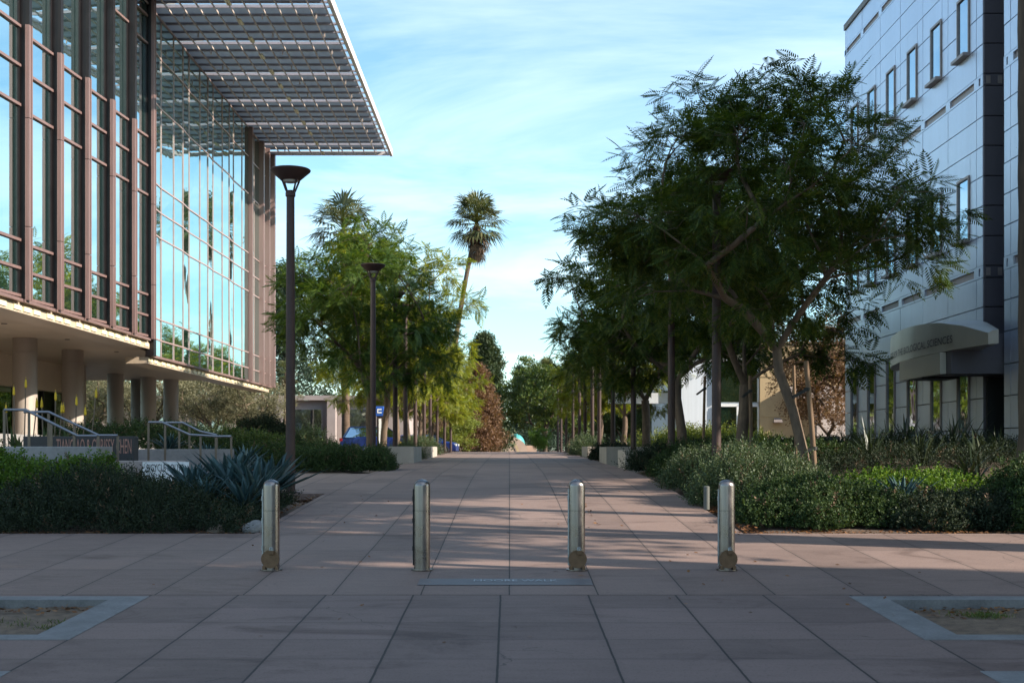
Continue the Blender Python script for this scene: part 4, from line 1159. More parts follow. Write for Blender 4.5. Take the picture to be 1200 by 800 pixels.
# ------------------------------------------------------------------ stakes
def stake(px0, py0, px1, py1, Y, wpx, label, tie=None):
    a, b = W(px0, py0, Y), W(px1, py1, Y); r = wpx / 2 * Y / F
    o = empty('tree_stake', b, label, 'tree stake', 'wooden stakes beside the young trees')
    q = MB(); q.tube([(b[0], b[1], b[2] - .3), ((a[0]+b[0])/2, Y, (a[2]+b[2])/2), a], [r, r * .98, r * .92], 12); q.build('pole', M['stake'], o, smooth=True)
    for (tx, ty, tx1, ty1) in tie or []:
        q = MB(); p, s = W(tx, ty, Y - .05), W(tx1, ty1, Y - .05)
        q.bar(p, s, .02, .045); q.bar((p[0], p[1] + .16, p[2]), (s[0], s[1] + .16, s[2]), .02, .045)
        q.lathe([(r * 1.15, -.03), (r * 1.15, .03)], W(tx1, ty1, Y), 12); q.build('rubber_tie', M['tie'], o)
stake(944.5, 423, 957, 565, 22.75, 6.6, 'thick leaning wooden stake tied to the big tree trunk', [(929, 466, 946, 456), (943, 530, 954, 525)])
stake(930, 428, 934, 560, 24.0, 4, 'thin wooden stake half hidden behind the big tree trunk')
stake(879, 440, 881, 540, 28.7, 4.6, 'wooden stake beside the second trunk on the metal-clad building side', [(871, 465, 879, 458)])
stake(826, 441, 824, 530, 36.5, 3.4, 'thin dark wooden stake in front of the pale metal building', [(817, 462, 826, 455)])

# ------------------------------------------------------------------ trees
J0 = tree_meshes('big_jacaranda', [(0, 0, -.4), (0, 0, .05), (-.12, 0, .7), (-.30, .02, 1.45), (-.55, .04, 2.15), (-.72, .05, 2.55)], .098,
                 (-.8, .1, 4.9), (2.5, 2.5, 2.25), 56, .85, .38, 13, T_JAC, 8, 1.0, [M['bark'], M['jac']], 4, lowcut=-.72, shell=.45, spreadv=.62, droop=-.1, cut=lambda p: p[0] > .35 and p[2] < 3.75, r_tip=.0125,
                 extra=[(-3.5, 0, 4.7), (-3.1, .2, 4.4), (-2.7, 0, 6.0), (-2.2, .1, 6.3), (2.0, 0, 4.5), (2.3, .3, 5.0), (2.0, .2, 4.0), (-2.7, .3, 3.6), (-.7, .1, 6.9), (-.1, 0, 6.95), (.5, 0, 6.8), (1.0, 0, 6.4), (-1.0, -.2, 3.1), (.1, .1, 3.3)])
J1 = tree_meshes('jacaranda', [(0, 0, -.4), (0, 0, .05), (.05, .03, .8), (-.02, 0, 1.6), (.06, .05, 2.3)], .16,
                 (0, 0, 5.0), (3.0, 3.0, 2.9), 50, 1.0, .45, 14, T_JAC_FAR, 6, 1.0, [M['bark'], M['jac']], 21, lowcut=-.78, shell=.4, spreadv=.62)
J2 = tree_meshes('jacaranda', [(0, 0, -.4), (0, 0, .05), (-.06, 0, .9), (-.18, .05, 1.7), (-.22, .1, 2.2)], .13,
                 (0, .1, 4.6), (2.9, 2.9, 2.7), 50, 1.0, .46, 13, T_JAC_FAR, 6, 1.0, [M['bark'], M['jac']], 33, lowcut=-.8, shell=.4, spreadv=.62)
JG = 'jacaranda trees lining the walk'
x, y, _ = W(949, 562, 22.9); place_tree('jacaranda_tree', J0, (x, y, Tz(x, y) - .05), 'big dark jacaranda with a leaning staked trunk before the metal-clad building', group=JG)
spec = [  # mesh, X, Y, rot, scale, yellow, label
 (J1, 5.35, 29.2, 2.1, .90, 0, 'dark jacaranda just behind the big staked one'),
 (J2, 5.0, 36.8, .6, 1.12, 0, 'dark jacaranda with a forked trunk before the pale metal building'),
 (J1, 4.75, 44.5, 4.2, .98, 0, 'dark jacaranda above the shaded concrete planters'),
 (J1, 5.5, 61, 3.0, .84, 1, 'yellowing jacaranda behind the sunlit planter on the metal-clad building side'),
 (J2, 5.5, 78, 2.5, .95, 1, 'yellowing jacaranda, last and most distant of the metal-clad building row'),
 (J1, -4.65, 42.6, .9, .88, 0, 'tall sunlit jacaranda standing next to the glass building'),
 (J2, -5.1, 51.5, 3.9, 1.08, 1, 'jacaranda with a pale forked trunk behind the second lamp post'),
 (J1, -5.3, 60.0, 5.3, .95, 1, 'jacaranda in the glass building row, third from that building'),
 (J2, -5.3, 68, .2, 1.0, 1, 'yellow-green jacaranda, fourth in the glass building row'),
 (J1, -5.3, 76, 2.2, .86, 1, 'yellow-green jacaranda, fifth in the glass building row'),
 (J2, -5.2, 85, 4.4, .95, 1, 'yellow-green jacaranda, last in the glass building row'),
]
for ms, x, y, r, s, yel, lab in spec:
    place_tree('jacaranda_tree', ms, (x, y, Tz(x, y) - .05), lab, r, s, JG, szk=1.13 if x < 0 and y < 55 else 1, leafmat=M['jacyel'] if yel else M['jacsun'] if x < 0 else None)
# unseen palms and trees added to stripe and shade the walk, and the tall trunk at the picture's edge
PM = palm_meshes('fan_palm', 19.2, .26, .19, (2.7, .2), 50, 2.6, 3, 50, 2.9)
x, y = 8.24, 20.0
ET = palm_meshes('edge_palm', 15, .27, .23, (.05, .1), 30, 1.7, 8, 60, 2.0, 'barkdark')
place_palm(ET, (x, y, Tz(x, y)), 'dark rough palm trunk before the metal-clad building, its crown above the picture', rot=1.1)
PS = palm_meshes('unseen_palm', 17, .28, .2, (.3, .2), 30, 1.9, 23, 50, 2.4)  # unseen trunks placed so that their shadows stripe the walk
for x, y, r, sc_, lab in ((12.2, 10.0, .2, 1, 'tall unseen palm added beside the crossing to stripe the walk with its trunk'), (12.2, 12.7, 2.2, 1.05, 'second tall unseen palm added beside the crossing'), (12.6, 15.4, 1.2, .8, 'shorter unseen palm added beside the metal-clad building')):
    place_palm(PS, (x, y, Tz(x, y)), lab, rot=r, sc=sc_)
TS = tree_meshes('unseen_shade_tree', [(0, 0, -.4), (0, 0, .1), (.1, 0, 3.5), (.1, .1, 7.2)], .24, (0, 0, 11.6), (4.0, 5.6, 3.6), 90, 1.5, .6, 18, T_CL, 4, 2.0, [M['barkdark'], M['green']], 61, lowcut=-.9, shell=.3, twig=False)  # unseen crown added to shade the glass building side of the walk
place_tree('unseen_shade_tree', TS, (14.0, 12.4, 1.4), 'tall unseen high-crowned tree added beside the crossing for shade', .4, 1.08)
place_tree('unseen_shade_tree', TS, (15.0, 20.5, 1.4), 'second unseen high-crowned tree added for shade, closer to the metal-clad building', 2.4, 1.05)
# broader trees
def broad(name, H, r, tr_h, tr_r, mat, tmpl, ncl, tips, per, seed, clr=.9, flat=.7, shape=1., barkm='barkdark', sc=1., low=-.6, shell=.45, ctr=None, lean=(0,0), sv=1.):
    return tree_meshes(name, [(0, 0, -.4), (0, 0, .1), (lean[0] * .4, lean[1] * .4, tr_h * .5), (lean[0], lean[1], tr_h)], tr_r,
                       (lean[0], lean[1], (H + tr_h * .8) / 2 if ctr is None else ctr), (r, r, (H - tr_h * .8) / 2), ncl, clr, flat, tips, tmpl, per, sc, [M[barkm], M[mat]], seed,
                       lowcut=low, shell=shell, spreadv=sv, droop=0, r_tip=.02, twig=False)
def cone_tree(name, H, r, mat, seed, ncl=70, tips=14, per=3, sc=1.6, barkm='barkdark', gap=.15, pw=.8, tmpl=None, base=.08, twig=False):
    rs = np.random.default_rng(seed); C = []
    for i in range(ncl):
        t = base + (1 - base) * (i + rs.uniform(0, 1)) / ncl; a = i * 2.4 + rs.normal() * .4; rr = r * (1 - t) ** pw * rs.uniform(.55, 1.08) * (1 + gap * math.sin(5 * a + i))
        C.append((rr * math.cos(a), rr * math.sin(a), H * t))
    C = np.array(C); P, D = [], []
    for c in C:
        n = tips; d = rand_unit(n); sz = .16 * r + .34 * r * (1 - c[2] / H)
        P.append(c + d * sz * np.array([1, 1, .55])); D.append(unit(d + np.array([c[0], c[1], .3]) / max(.3, np.linalg.norm(c[:2]) + .3)))
    P, D = np.concatenate(P), np.concatenate(D)
    mb = MB(); mb.tube([(0, 0, -.4), (0, 0, .3), (0, 0, H * .5), (0, 0, H * .97)], [r * .12, r * .085, r * .05, .02], 10)
    for c in C: mb.tube([(0, 0, max(.3, c[2] - .12 * r)), (c[0] * .5, c[1] * .5, c[2] - .02), tuple(c)], [.05, .035, .015], 4, 0, False)
    tm = bpy.data.meshes.new(name + '_trunk'); tm.from_pydata([tuple(q) for q in mb.v], [], mb.f); tm.materials.append(M[barkm]); tm.update()
    n = len(P) * per
    V, Fq = scatter(tmpl or T_CL, np.repeat(P, per, 0) + rng.normal(size=(n, 3)) * .12 * r * .5, np.repeat(D, per, 0) + rand_unit(n) * .5, sc * rng.uniform(.6, 1.2, n), rng.uniform(0, 6.28, n))
    return tm, mesh_np(name + '_crown', V, Fq, [M[mat]])
PINE = cone_tree('pine', 15, 3.0, 'pine', 5, 110, 16, 3, 2.0, pw=.42, gap=.25)
x, y = -2.6, 132; place_tree('pine_tree', PINE, (x, y, 1.1), 'tall olive-green pine behind the rust-coloured tree', .4, .82)
RUST = cone_tree('rust', 10, 2.6, 'rustleaf', 6, 110, 15, 3, 1.5, pw=.4)
place_tree('rust_leaved_tree', RUST, (-2.75, 108, 1.3), 'rust-coloured conical tree next to the yellow-green avenue trees', 1.0, .74)
ORA = cone_tree('orange', 8, 2.0, 'orangeleaf', 16, 80, 14, 3, 1.25, pw=.5)
place_tree('rust_leaved_tree', ORA, (-2.05, 122, 1.2), 'smaller orange-brown tree beside the domed building', 2.0, .72)
LIME = broad('lime_shrub', 3.0, 1.35, .5, .06, 'lime', T_CLS, 22, 14, 5, 12, .6, .8, sc=1.3, low=-.9, shell=.2)
place_tree('round_shrub', LIME, (-3.85, 100, 1.45), 'rounded lime-green shrub at the foot of the rust-coloured tree', 0, 1.2, cat_='shrub')
place_tree('round_shrub', LIME, (-3.1, 112, 1.3), 'dull grey-green shrub between the lime shrub and the orange-brown tree', 2, 1.25, cat_='shrub', leafmat=M['rosemary'])
place_tree('round_shrub', LIME, (2.3, 97, 1.5), 'bright low shrub below the big half-shaded round tree', 1, .6, cat_='shrub', leafmat=M['bright'])
CON = cone_tree('conifer', 14, 2.6, 'conifer', 9, 90, 14, 3, 1.7, pw=.75, gap=.3)
for x, y, s, sk, r, lab in ((3.6, 190, .95, .95, 0, 'dark conifer far behind the big half-shaded round tree'), (6.0, 200, 1.0, 1.05, 1, 'second dark conifer beyond the far fan palm'),
                        (1.6, 185, .9, 1.0, 2, 'thin open dark conifer just above the turquoise dome')):
    place_tree('conifer_tree', CON, (x, y, 1), lab, r, s, 'dark conifers at the end of the walk', szk=sk)
GRN = broad('green_tree', 7.5, 3.6, 1.6, .2, 'green', T_CL, 60, 15, 4, 14, 1.0, .7, sc=1.15, low=-.85, shell=.4)
place_tree('round_tree', GRN, (3.1, 112, 1.3), 'big rounded green tree half in shade where the walk ends', .3, 1.12)
place_tree('round_tree', GRN, (5.6, 122, 1.2), 'olive-green tree behind the big half-shaded one', 2.3, 1.05)
place_tree('round_tree', GRN, (-9.0, 112, 1.3), 'green tree filling the row of yellow-green jacarandas beyond the path', 4.3, 1.1, leafmat=M['jacyel'])
place_tree('round_tree', GRN, (-31, 92, 1.7), 'green tree far in under the glass building', 3.3, 1.0)
place_tree('round_tree', GRN, (-37, 88, 1.7), 'green tree seen past the storefront under the glass building', 1.3, 1.1)
place_tree('round_tree', GRN, (10.5, 96, 1.3), 'green tree behind the trunks on the metal-clad building side', 5.0, .85)
place_tree('round_tree', GRN, (13.5, 82, 1.3), 'dull green tree above the tan building', 1.7, 1.05)
place_tree('round_tree', GRN, (7.4, 84, 1.4), 'dark green round tree between the planters and the pale metal building', 3.1, .62, leafmat=M['hedge'])
RED = broad('red_small', 5.0, 1.7, .7, .07, 'rustleaf', T_CLS, 40, 15, 4, 18, .8, .7, sc=1.25, low=-.9, shell=.3)
place_tree('red_twiggy_tree', RED, (13.15, 53, 1.55), 'thin reddish-brown tree at the corner of the metal-clad building', 0, 1.1)
PINK = broad('pinkish', 3.4, 1.5, .8, .06, 'rustleaf', T_CLS, 24, 12, 3, 28, .7, .7, sc=.9, low=-.6, shell=.3)
place_tree('red_twiggy_tree', PINK, (-7.0, 98, 1.5), 'small reddish tree behind the row of posts near the parked blue car', 0, 1.3)
OLV = broad('olive_tree', 4.6, 2.3, 1.2, .11, 'olive', T_CLS, 46, 15, 5, 24, .8, .75, sc=1.0, low=-.75, shell=.3, barkm='bark')
for x, y, s, r, lab in ((-21.6, 78, 1.08, 0, 'grey-green olive tree seen between the building columns'), (-17.6, 76, 1.05, 2, 'grey-green olive tree just beyond the last building column'),
                     (-14.6, 73.5, .98, 4, 'pale olive tree at the far corner of the glass building'), (-26, 80, 1.1, 1, 'olive tree farthest in under the glass building'), (-19.8, 85, 1.15, 3, 'olive tree behind the parked pale car')):
    place_tree('olive_tree', OLV, (x, y, 1.75), lab, r, s, 'grey-green olive trees behind the glass building')
DEO = cone_tree('deodar', 15, 3.8, 'conifer', 31, 80, 14, 3, 1.5, pw=.6, gap=.5, base=.2)
place_tree('conifer_tree', DEO, (-17.6, 100, 1.5), 'ragged dark conifer just beyond the glass building corner', 1, .95)
place_tree('conifer_tree', DEO, (-24, 104, 1.5), 'ragged conifer mostly hidden behind the glass building', 2.3, .9)
# palms
place_palm(PM, (-6.1, 120, 1.3), 'tall lone fan palm with a brown skirt rising clear of the trees', sc=1.13, rot=0)
PM2 = palm_meshes('fan_palm_short', 14.2, .27, .2, (.2, .1), 36, 2.3, 13, 26, 1.4)
place_palm(PM2, (-10.35, 81, 1.5), 'fan palm whose green head just tops the jacaranda by the glass building', rot=2)
place_palm(PM2, (5.2, 188, 1), 'far fan palm between the dark conifers', rot=.7, sc=.88)
SP = palm_meshes('slim_palm', 5.4, .15, .12, (.1, 0), 26, .9, 17, 14, .7)
place_palm(SP, (-15.1, 86, 1.5), 'slim young palm in front of the pinkish-grey building, warm-lit trunk', rot=.3)
place_palm(SP, (-17.0, 88, 1.5), 'second slim young palm nearer the glass building corner', rot=1.9, sc=1.0)
FILL = broad('distant', 9, 4.5, 1.4, .25, 'green', T_CL, 60, 14, 3, 44, 1.3, .7, sc=1.7, low=-.8, shell=.4)
# a far-off wood that closes the view behind everything
def distant_wood():
    V, Fq, k = [], [], 0; rs = np.random.default_rng(77); P, D = [], []
    for i in range(120):
        x = rs.uniform(-150, 150); y = rs.uniform(215, 260) + abs(x) * .1; h = rs.uniform(6, 11.5) * (1 if abs(x) > 9 else .8); r = rs.uniform(3, 5)
        n = 130; d = rand_unit(n); d[:, 2] = np.abs(d[:, 2]); rr = rs.uniform(.6, 1, (n, 1))
        P.append(np.array([x, y, 1 + h * .25]) + d * rr * np.array([r, r, h * .75])); D.append(d)
    P = np.concatenate(P); D = np.concatenate(D)
    V, Fq = scatter(T_CL, P, D, rng.uniform(3.2, 6.0, len(P)), rng.uniform(0, 6.28, len(P)))
    o = link_mesh('distant_wood', mesh_np('distant_wood', V, Fq, [M['conifer']])); o['kind'] = 'stuff'
distant_wood()

# ------------------------------------------------------------------ beds on the glass building side
def cover(name, fb, hfun, tmpl, n, mat, sc, seed, upw=.8, depth=.75, label=None, cat_=None, group=None, stuff=False):
    f, bb = fb; cx, cy = (bb[0] + bb[1]) / 2, (bb[2] + bb[3]) / 2
    o = region_shrub(name, f, bb, hfun, tmpl, n, M[mat], sc, upw, seed, depth, None, (cx, cy, Tz(cx, cy)))
    if stuff: o['kind'] = 'stuff'
    return tag(o, label, cat_, group)
flat_ = lambda h: (lambda x, y: np.full_like(x, h))
cover('ground_cover', rectm(-10.5, -3.45, 16.42, 20.6, .95), lambda x, y: (.52 + .05 * np.clip(y - 16.4, 0, 2) - .16 * np.clip(y - 18.4, 0, 1.5) + .08 * np.sin(x * 1.7 + y)) * np.clip(1 - .55 * np.clip(x + 5.2, 0, 2) / 1.6, .3, 1) * np.where((x < -6.6) & (y > 17.4), .62, 1), T_SPRIG, 22000, 'darkshrub', 1.0, 1, .75, .8, stuff=True)
cover('shrub', blob(-7.9, 18.7, 1.7, .95, .08), flat_(1.08), T_BROAD, 5200, 'bright', .8, 2, .9, .6, 'bright green mounded shrub below the grey concrete walls', 'shrub')
cover('shrub', blob(-6.5, 19.5, .8, .6, .0), flat_(.9), T_BROAD, 2600, 'bright', .8, 3, .9, .6, 'bright green mounded shrub in front of the lettered sign', 'shrub')
cover('shrub', blob(-6.75, 33.8, 1.15, 1.0), flat_(1.0), T_HEDGE, 5000, 'green', 1.1, 4, .8, .75, 'rounded mid-green bush behind the agaves and the lamp post', 'shrub')
cover('shrub', blob(-8.3, 44, 1.15, 1.0), flat_(1.35), T_HEDGE, 5000, 'darkshrub', 1.4, 5, .8, .75, 'dark purple-green bush below the pale olive tree', 'shrub')
cover('hedge', rectm(-5.6, -2.95, 31.4, 33.6, .3), flat_(.62), T_HEDGE, 6500, 'hedge', 1.05, 6, .9, .9, 'low clipped hedge ending at the dark planter, across the side path', 'hedge')
cover('hedge', rectm(-12, -5.5, 32.2, 34.2, .4), flat_(.72), T_HEDGE, 7000, 'hedge', 1.1, 7, .9, .9, 'low hedge running on towards the glass building behind the agaves', 'hedge')
cover('hedge', rectm(-8.4, -4.9, 38.5, 41, .5), flat_(.7), T_HEDGE, 5000, 'hedge', 1.2, 8, .9, .9, 'low planting around the trunks before the blue car', 'hedge')
cover('hedge', rectm(-20, -8.5, 58, 60, .5), flat_(.75), T_SPRIG, 4500, 'rosemary', 2.2, 9, .9, .9, 'dry grassy planting before the parked pale car', 'hedge')
cover('shrub', blob(-3.95, 47.4, .75, .8), flat_(.55), T_SPRIG, 1500, 'rosemary', 1.2, 39, .9, .9, 'grey-green shrub spilling past the sunlit concrete planter', 'shrub')
cover('shrub', blob(-4.0, 57.5, .85, 1.2), flat_(.75), T_SPRIG, 1800, 'rosemary', 1.4, 38, .9, .9, 'grey-green shrub at the walk edge beyond the sunlit planter', 'shrub')
A1, A2 = agave_mesh('agave', 1), agave_mesh('agave_b', 2, 26, .7, .12)
AG = 'blue agaves in the planting beds'
ags = [(-6.0, 18.7, .6, 'blue agave in front of the white lettered sign'), (-4.85, 19.6, 1.1, 'blue agave beside the white sign, towards the walk'), (-4.35, 20.0, 1.3, 'tall blue agave at the foot of the first lamp post'),
       (-3.85, 20.7, 1.35, 'blue agave overhanging the walk edge, tallest leaves up'), (-3.82, 19.3, 1.2, 'blue agave overhanging the walk edge behind the first bollard'), (-4.7, 21.4, 1.3, 'blue agave behind the lamp post'),
       (-6.75, 20.3, .9, 'small dark agave below the lettered sign'), (-5.15, 20.9, 1.1, 'blue agave just under the steps handrail'), (-3.75, 18.2, .85, 'low agave at the walk edge, closest to the bollards'), (-4.4, 18.5, .95, 'low agave where the dark ground cover ends, behind the pale rock'),
       (5.75, 18.75, .8, 'pale agave poking out of the bright green shrub on the metal-clad building side'),
       (-7.3, 31.0, .9, 'agave before the low hedge next to the rounded bush'), (-6.4, 31.1, .95, 'agave before the low hedge beside the side path'), (-8.3, 31.3, .9, 'agave before the low hedge, closest to the glass building')]
for i, (x, y, s, lab) in enumerate(ags):
    o = link_mesh('agave', A1 if i % 2 else A2); o.location = (x, y, Tz(x, y) + (.14 if y < 22 else .1)); o.scale = (s,) * 3; o.rotation_euler = (0, 0, i * 1.3)
    tag(o, lab, 'agave', AG)
# aloes with yellow flower spikes
AL = strap_mesh('aloe', 3, 34, .55, .05, 'rosemary', .2)
def spikes(parent, pts):
    for (dx, dy, h) in pts:
        q = MB(); q.tube([(dx, dy, .1), (dx * 1.2, dy, h * .6), (dx * 1.3, dy, h)], .012, 6, 0); o_ = q.build('flower_stalk', M['railpost'], parent, local=True)
        q = MB(); q.lathe([(.010, h - .2), (.028, h - .17), (.022, h - .08), (.004, h + .02)], (dx * 1.3, dy, 0), 8); q.build('flower', M['yellowflower'], o_, local=True)
for px, lab, pts in ((20, 'yellow-flowered aloe below the first building column', [(-.05, 0, 1.35), (.12, .05, 1.5), (.3, 0, 1.1), (-.2, .1, 1.0)]),
                     (58, 'yellow-flowered aloe between the two handrails', [(-.12, 0, 1.1), (.08, .05, 1.25), (.2, -.05, 1.0)]),
                     (82, 'yellow-flowered aloe below the second building column', [(-.1, 0, 1.0), (.1, 0, 1.15), (.22, .06, .95), (.4, 0, 1.3)])):
    x, y, z = W(px, 524, 25.5); o = empty('flowering_aloe', (x, y, z - .12), lab, 'aloe', 'yellow-flowered aloes by the building columns')
    link_mesh('leaves', AL, o); spikes(o, pts)
def rock(x, y, sx, sy, sz, mat, label, seed):
    rs = np.random.default_rng(seed); bm = bmesh.new(); bmesh.ops.create_icosphere(bm, subdivisions=3, radius=1)
    ax = rand_unit(9)
    for v in bm.verts:
        p = np.array(v.co); k = 1
        for a in ax:
            d = p @ a
            if d > .62: p = p - a * (d - .62) * .85
        p *= 1 + .05 * math.sin(7 * p[0] + seed) * math.sin(6 * p[1]); v.co = Vector(p)
    me = bpy.data.meshes.new('rock'); bm.to_mesh(me); bm.free(); me.materials.append(M[mat])
    o = link_mesh('rock', me); o.location = (x, y, Tz(x, y) + sz * .3); o.scale = (sx, sy, sz); o.rotation_euler = (0, 0, seed); tag(o, label, 'rock')
import bmesh
x, y, _ = W(298, 622, 16.55); rock(x, y, .16, .13, .13, 'rock', 'pale angular rock at the edge of the dark ground cover', 3)
x, y, _ = W(254, 624, 16.6); rock(x, y, .23, .15, .085, 'brownrock', 'flat brown rock at the edge of the dark ground cover', 5)

# ------------------------------------------------------------------ beds on the metal-clad building side
cover('hedge', blob(4.35, 18.2, 1.15, 1.35, .3), flat_(.62), T_BROAD, 9000, 'hedge', .72, 21, .85, .9, 'dark leafy hedge mound at the corner of the walk', 'hedge')
cover('hedge', blob(3.95, 20.7, .95, 1.5, .1), flat_(.85), T_SPRIG, 6500, 'rosemary', 1.05, 22, 1.1, .9, 'feathery grey-green shrub behind the bollard with leaf litter', 'shrub')
cover('hedge', blob(4.0, 24.4, .95, 1.9, 0), flat_(.72), T_SPRIG, 6000, 'rosemary', 1.1, 23, 1.0, .9, 'feathery grey-green shrub along the walk at the first lamp post', 'shrub')
cover('hedge', blob(4.1, 28.6, .9, 1.7, 0), flat_(.8), T_HEDGE, 5200, 'hedge', 1.05, 24, .9, .9, 'rounded green shrub along the walk behind the feathery ones', 'shrub')
cover('shrub', blob(3.9, 32.0, .85, .9, 0), flat_(.6), T_SPRIG, 2200, 'darkshrub', 1.3, 25, .5, .9, 'drooping dark plant in front of the shaded concrete planter', 'shrub')
cover('shrub', blob(6.5, 20.3, 1.75, 1.5, -.5), flat_(.56), T_BROAD, 9500, 'bright', .85, 26, .9, .8, 'glossy bright green ground-hugging shrub below the staked tree', 'shrub')
cover('shrub', blob(6.15, 17.5, .95, .95, 0), flat_(.52), T_BROAD, 4200, 'darkshrub', .72, 27, .85, .9, 'low dark shrub at the pavement edge below the bright green one', 'shrub')
cover('shrub', blob(7.75, 17.3, 1.15, 1.6, .3), flat_(1.12), T_BROAD, 9500, 'hedge', .8, 28, .9, .9, 'large rounded dark bush beside the palm trunk', 'shrub')
cover('shrub', blob(5.5, 26.5, 1.4, 1.6), flat_(.62), T_BROAD, 4500, 'hedge', .9, 29, .9, .9, 'low dark planting around the second tree trunk', 'shrub')
cover('ground_cover', rectm(3.4, 11, 23.5, 29.3, .5), flat_(.28), T_SPRIG, 7000, 'darkshrub', 1.1, 30, .8, .9, stuff=True)
cover('shrub', blob(5.2, 33.5, 1.1, 2.5), flat_(.62), T_BROAD, 4200, 'hedge', 1.0, 31, .9, .9, 'low green planting around the third tree trunk', 'shrub')
cover('shrub', blob(3.7, 46.3, .7, 2.2), flat_(.6), T_BROAD, 2200, 'darkshrub', 1.2, 32, .9, .9, 'dark planting between the planters on the metal-clad side', 'shrub')
cover('shrub', blob(3.5, 57.5, .7, 2.6), flat_(.75), T_SPRIG, 2400, 'rosemary', 1.5, 33, .9, .9, 'grey-green shrub spilling over the sunlit tan planter', 'shrub')
cover('shrub', blob(7.4, 50, 2.6, 3), flat_(.7), T_SPRIG, 3500, 'lime', 2.2, 34, .9, .9, 'sunlit yellow-green planting behind the planters', 'shrub')
FX1, FX2 = strap_mesh('flax', 7), strap_mesh('flax_b', 8, 38, .8, .035, 'flax', .9)
FG = 'dark strap-leaved plants before the metal-clad building'
fl = [(9.9, 27.0), (9.1, 26.2), (8.5, 27.4), (7.8, 26.3), (9.6, 29.0), (8.9, 28.8), (7.3, 27.8), (9.9, 31.5), (9.3, 33.0), (9.7, 34.6), (8.6, 31.0), (9.9, 36.6), (9.1, 36.0), (7.9, 24.6), (8.9, 24.4), (9.6, 25.2), (8.2, 22.8), (7.1, 25.0)]
for i, (x, y) in enumerate(fl):
    o = link_mesh('strap_leaved_plant', FX1 if i % 2 else FX2); s = .95 + .35 * ((i * 7) % 5) / 5
    if i < 3: s *= 1.2
    o.location = (x, y, Tz(x, y) - .05); o.scale = (s,) * 3; o.rotation_euler = (0, 0, i * 2.1)
    tag(o, 'dark strap-leaved plant in the bed before the metal-clad building', 'strap-leaved plant', FG)
YU = strap_mesh('yucca', 9, 44, .85, .05, 'lime', .25)
for x, y, s, lab in ((7.1, 42.5, 1.1, 'spiky yellow-green yucca before the pale metal building'), (8.6, 43.5, 1.0, 'spiky yellow-green yucca before the tan building glazing'), (10.2, 46, .8, 'small dry spiky plant before the tan building')):
    o = link_mesh('yucca', YU); o.location = (x, y, Tz(x, y)); o.scale = (s,) * 3; tag(o, lab, 'yucca')
cover('hedge', rectm(5.5, 12.5, 45.5, 47.5, .5), flat_(.55), T_HEDGE, 5000, 'darkshrub', 1.2, 35, .9, .9, 'dark low hedge before the tan and pale buildings', 'hedge')
# pale low wall in the bed, slim white marker at the hedge
a = W(1022, 540, 26.9); b = W(1098, 540, 26.9)
wall('low_garden_wall', a[0], b[0], 26.9, 27.2, 1.1, a[2], 'concrete', 'pale low garden wall among the strap-leaved plants')
a = W(828, 570, 19.1)
q = MB(); q.lathe([(.045, -.34), (.045, 0), (.03, .01), (.0005, .012)], a, 12); tag(q.build('white_marker_post', M['marker'], smooth=True), 'short white marker post half inside the feathery hedge', 'marker post')
a = W(974, 517, 50)
q = MB(); q.box(a[0] - .35, a[0] + .35, 50, 50.5, 1.6, a[2] + .2); q.box(a[0] - .28, a[0] - .22, 50.1, 50.4, 1.2, 1.6); q.box(a[0] + .22, a[0] + .28, 50.1, 50.4, 1.2, 1.6); tag(q.build('bench', M['black']), 'small dark bench before the tan building', 'bench')

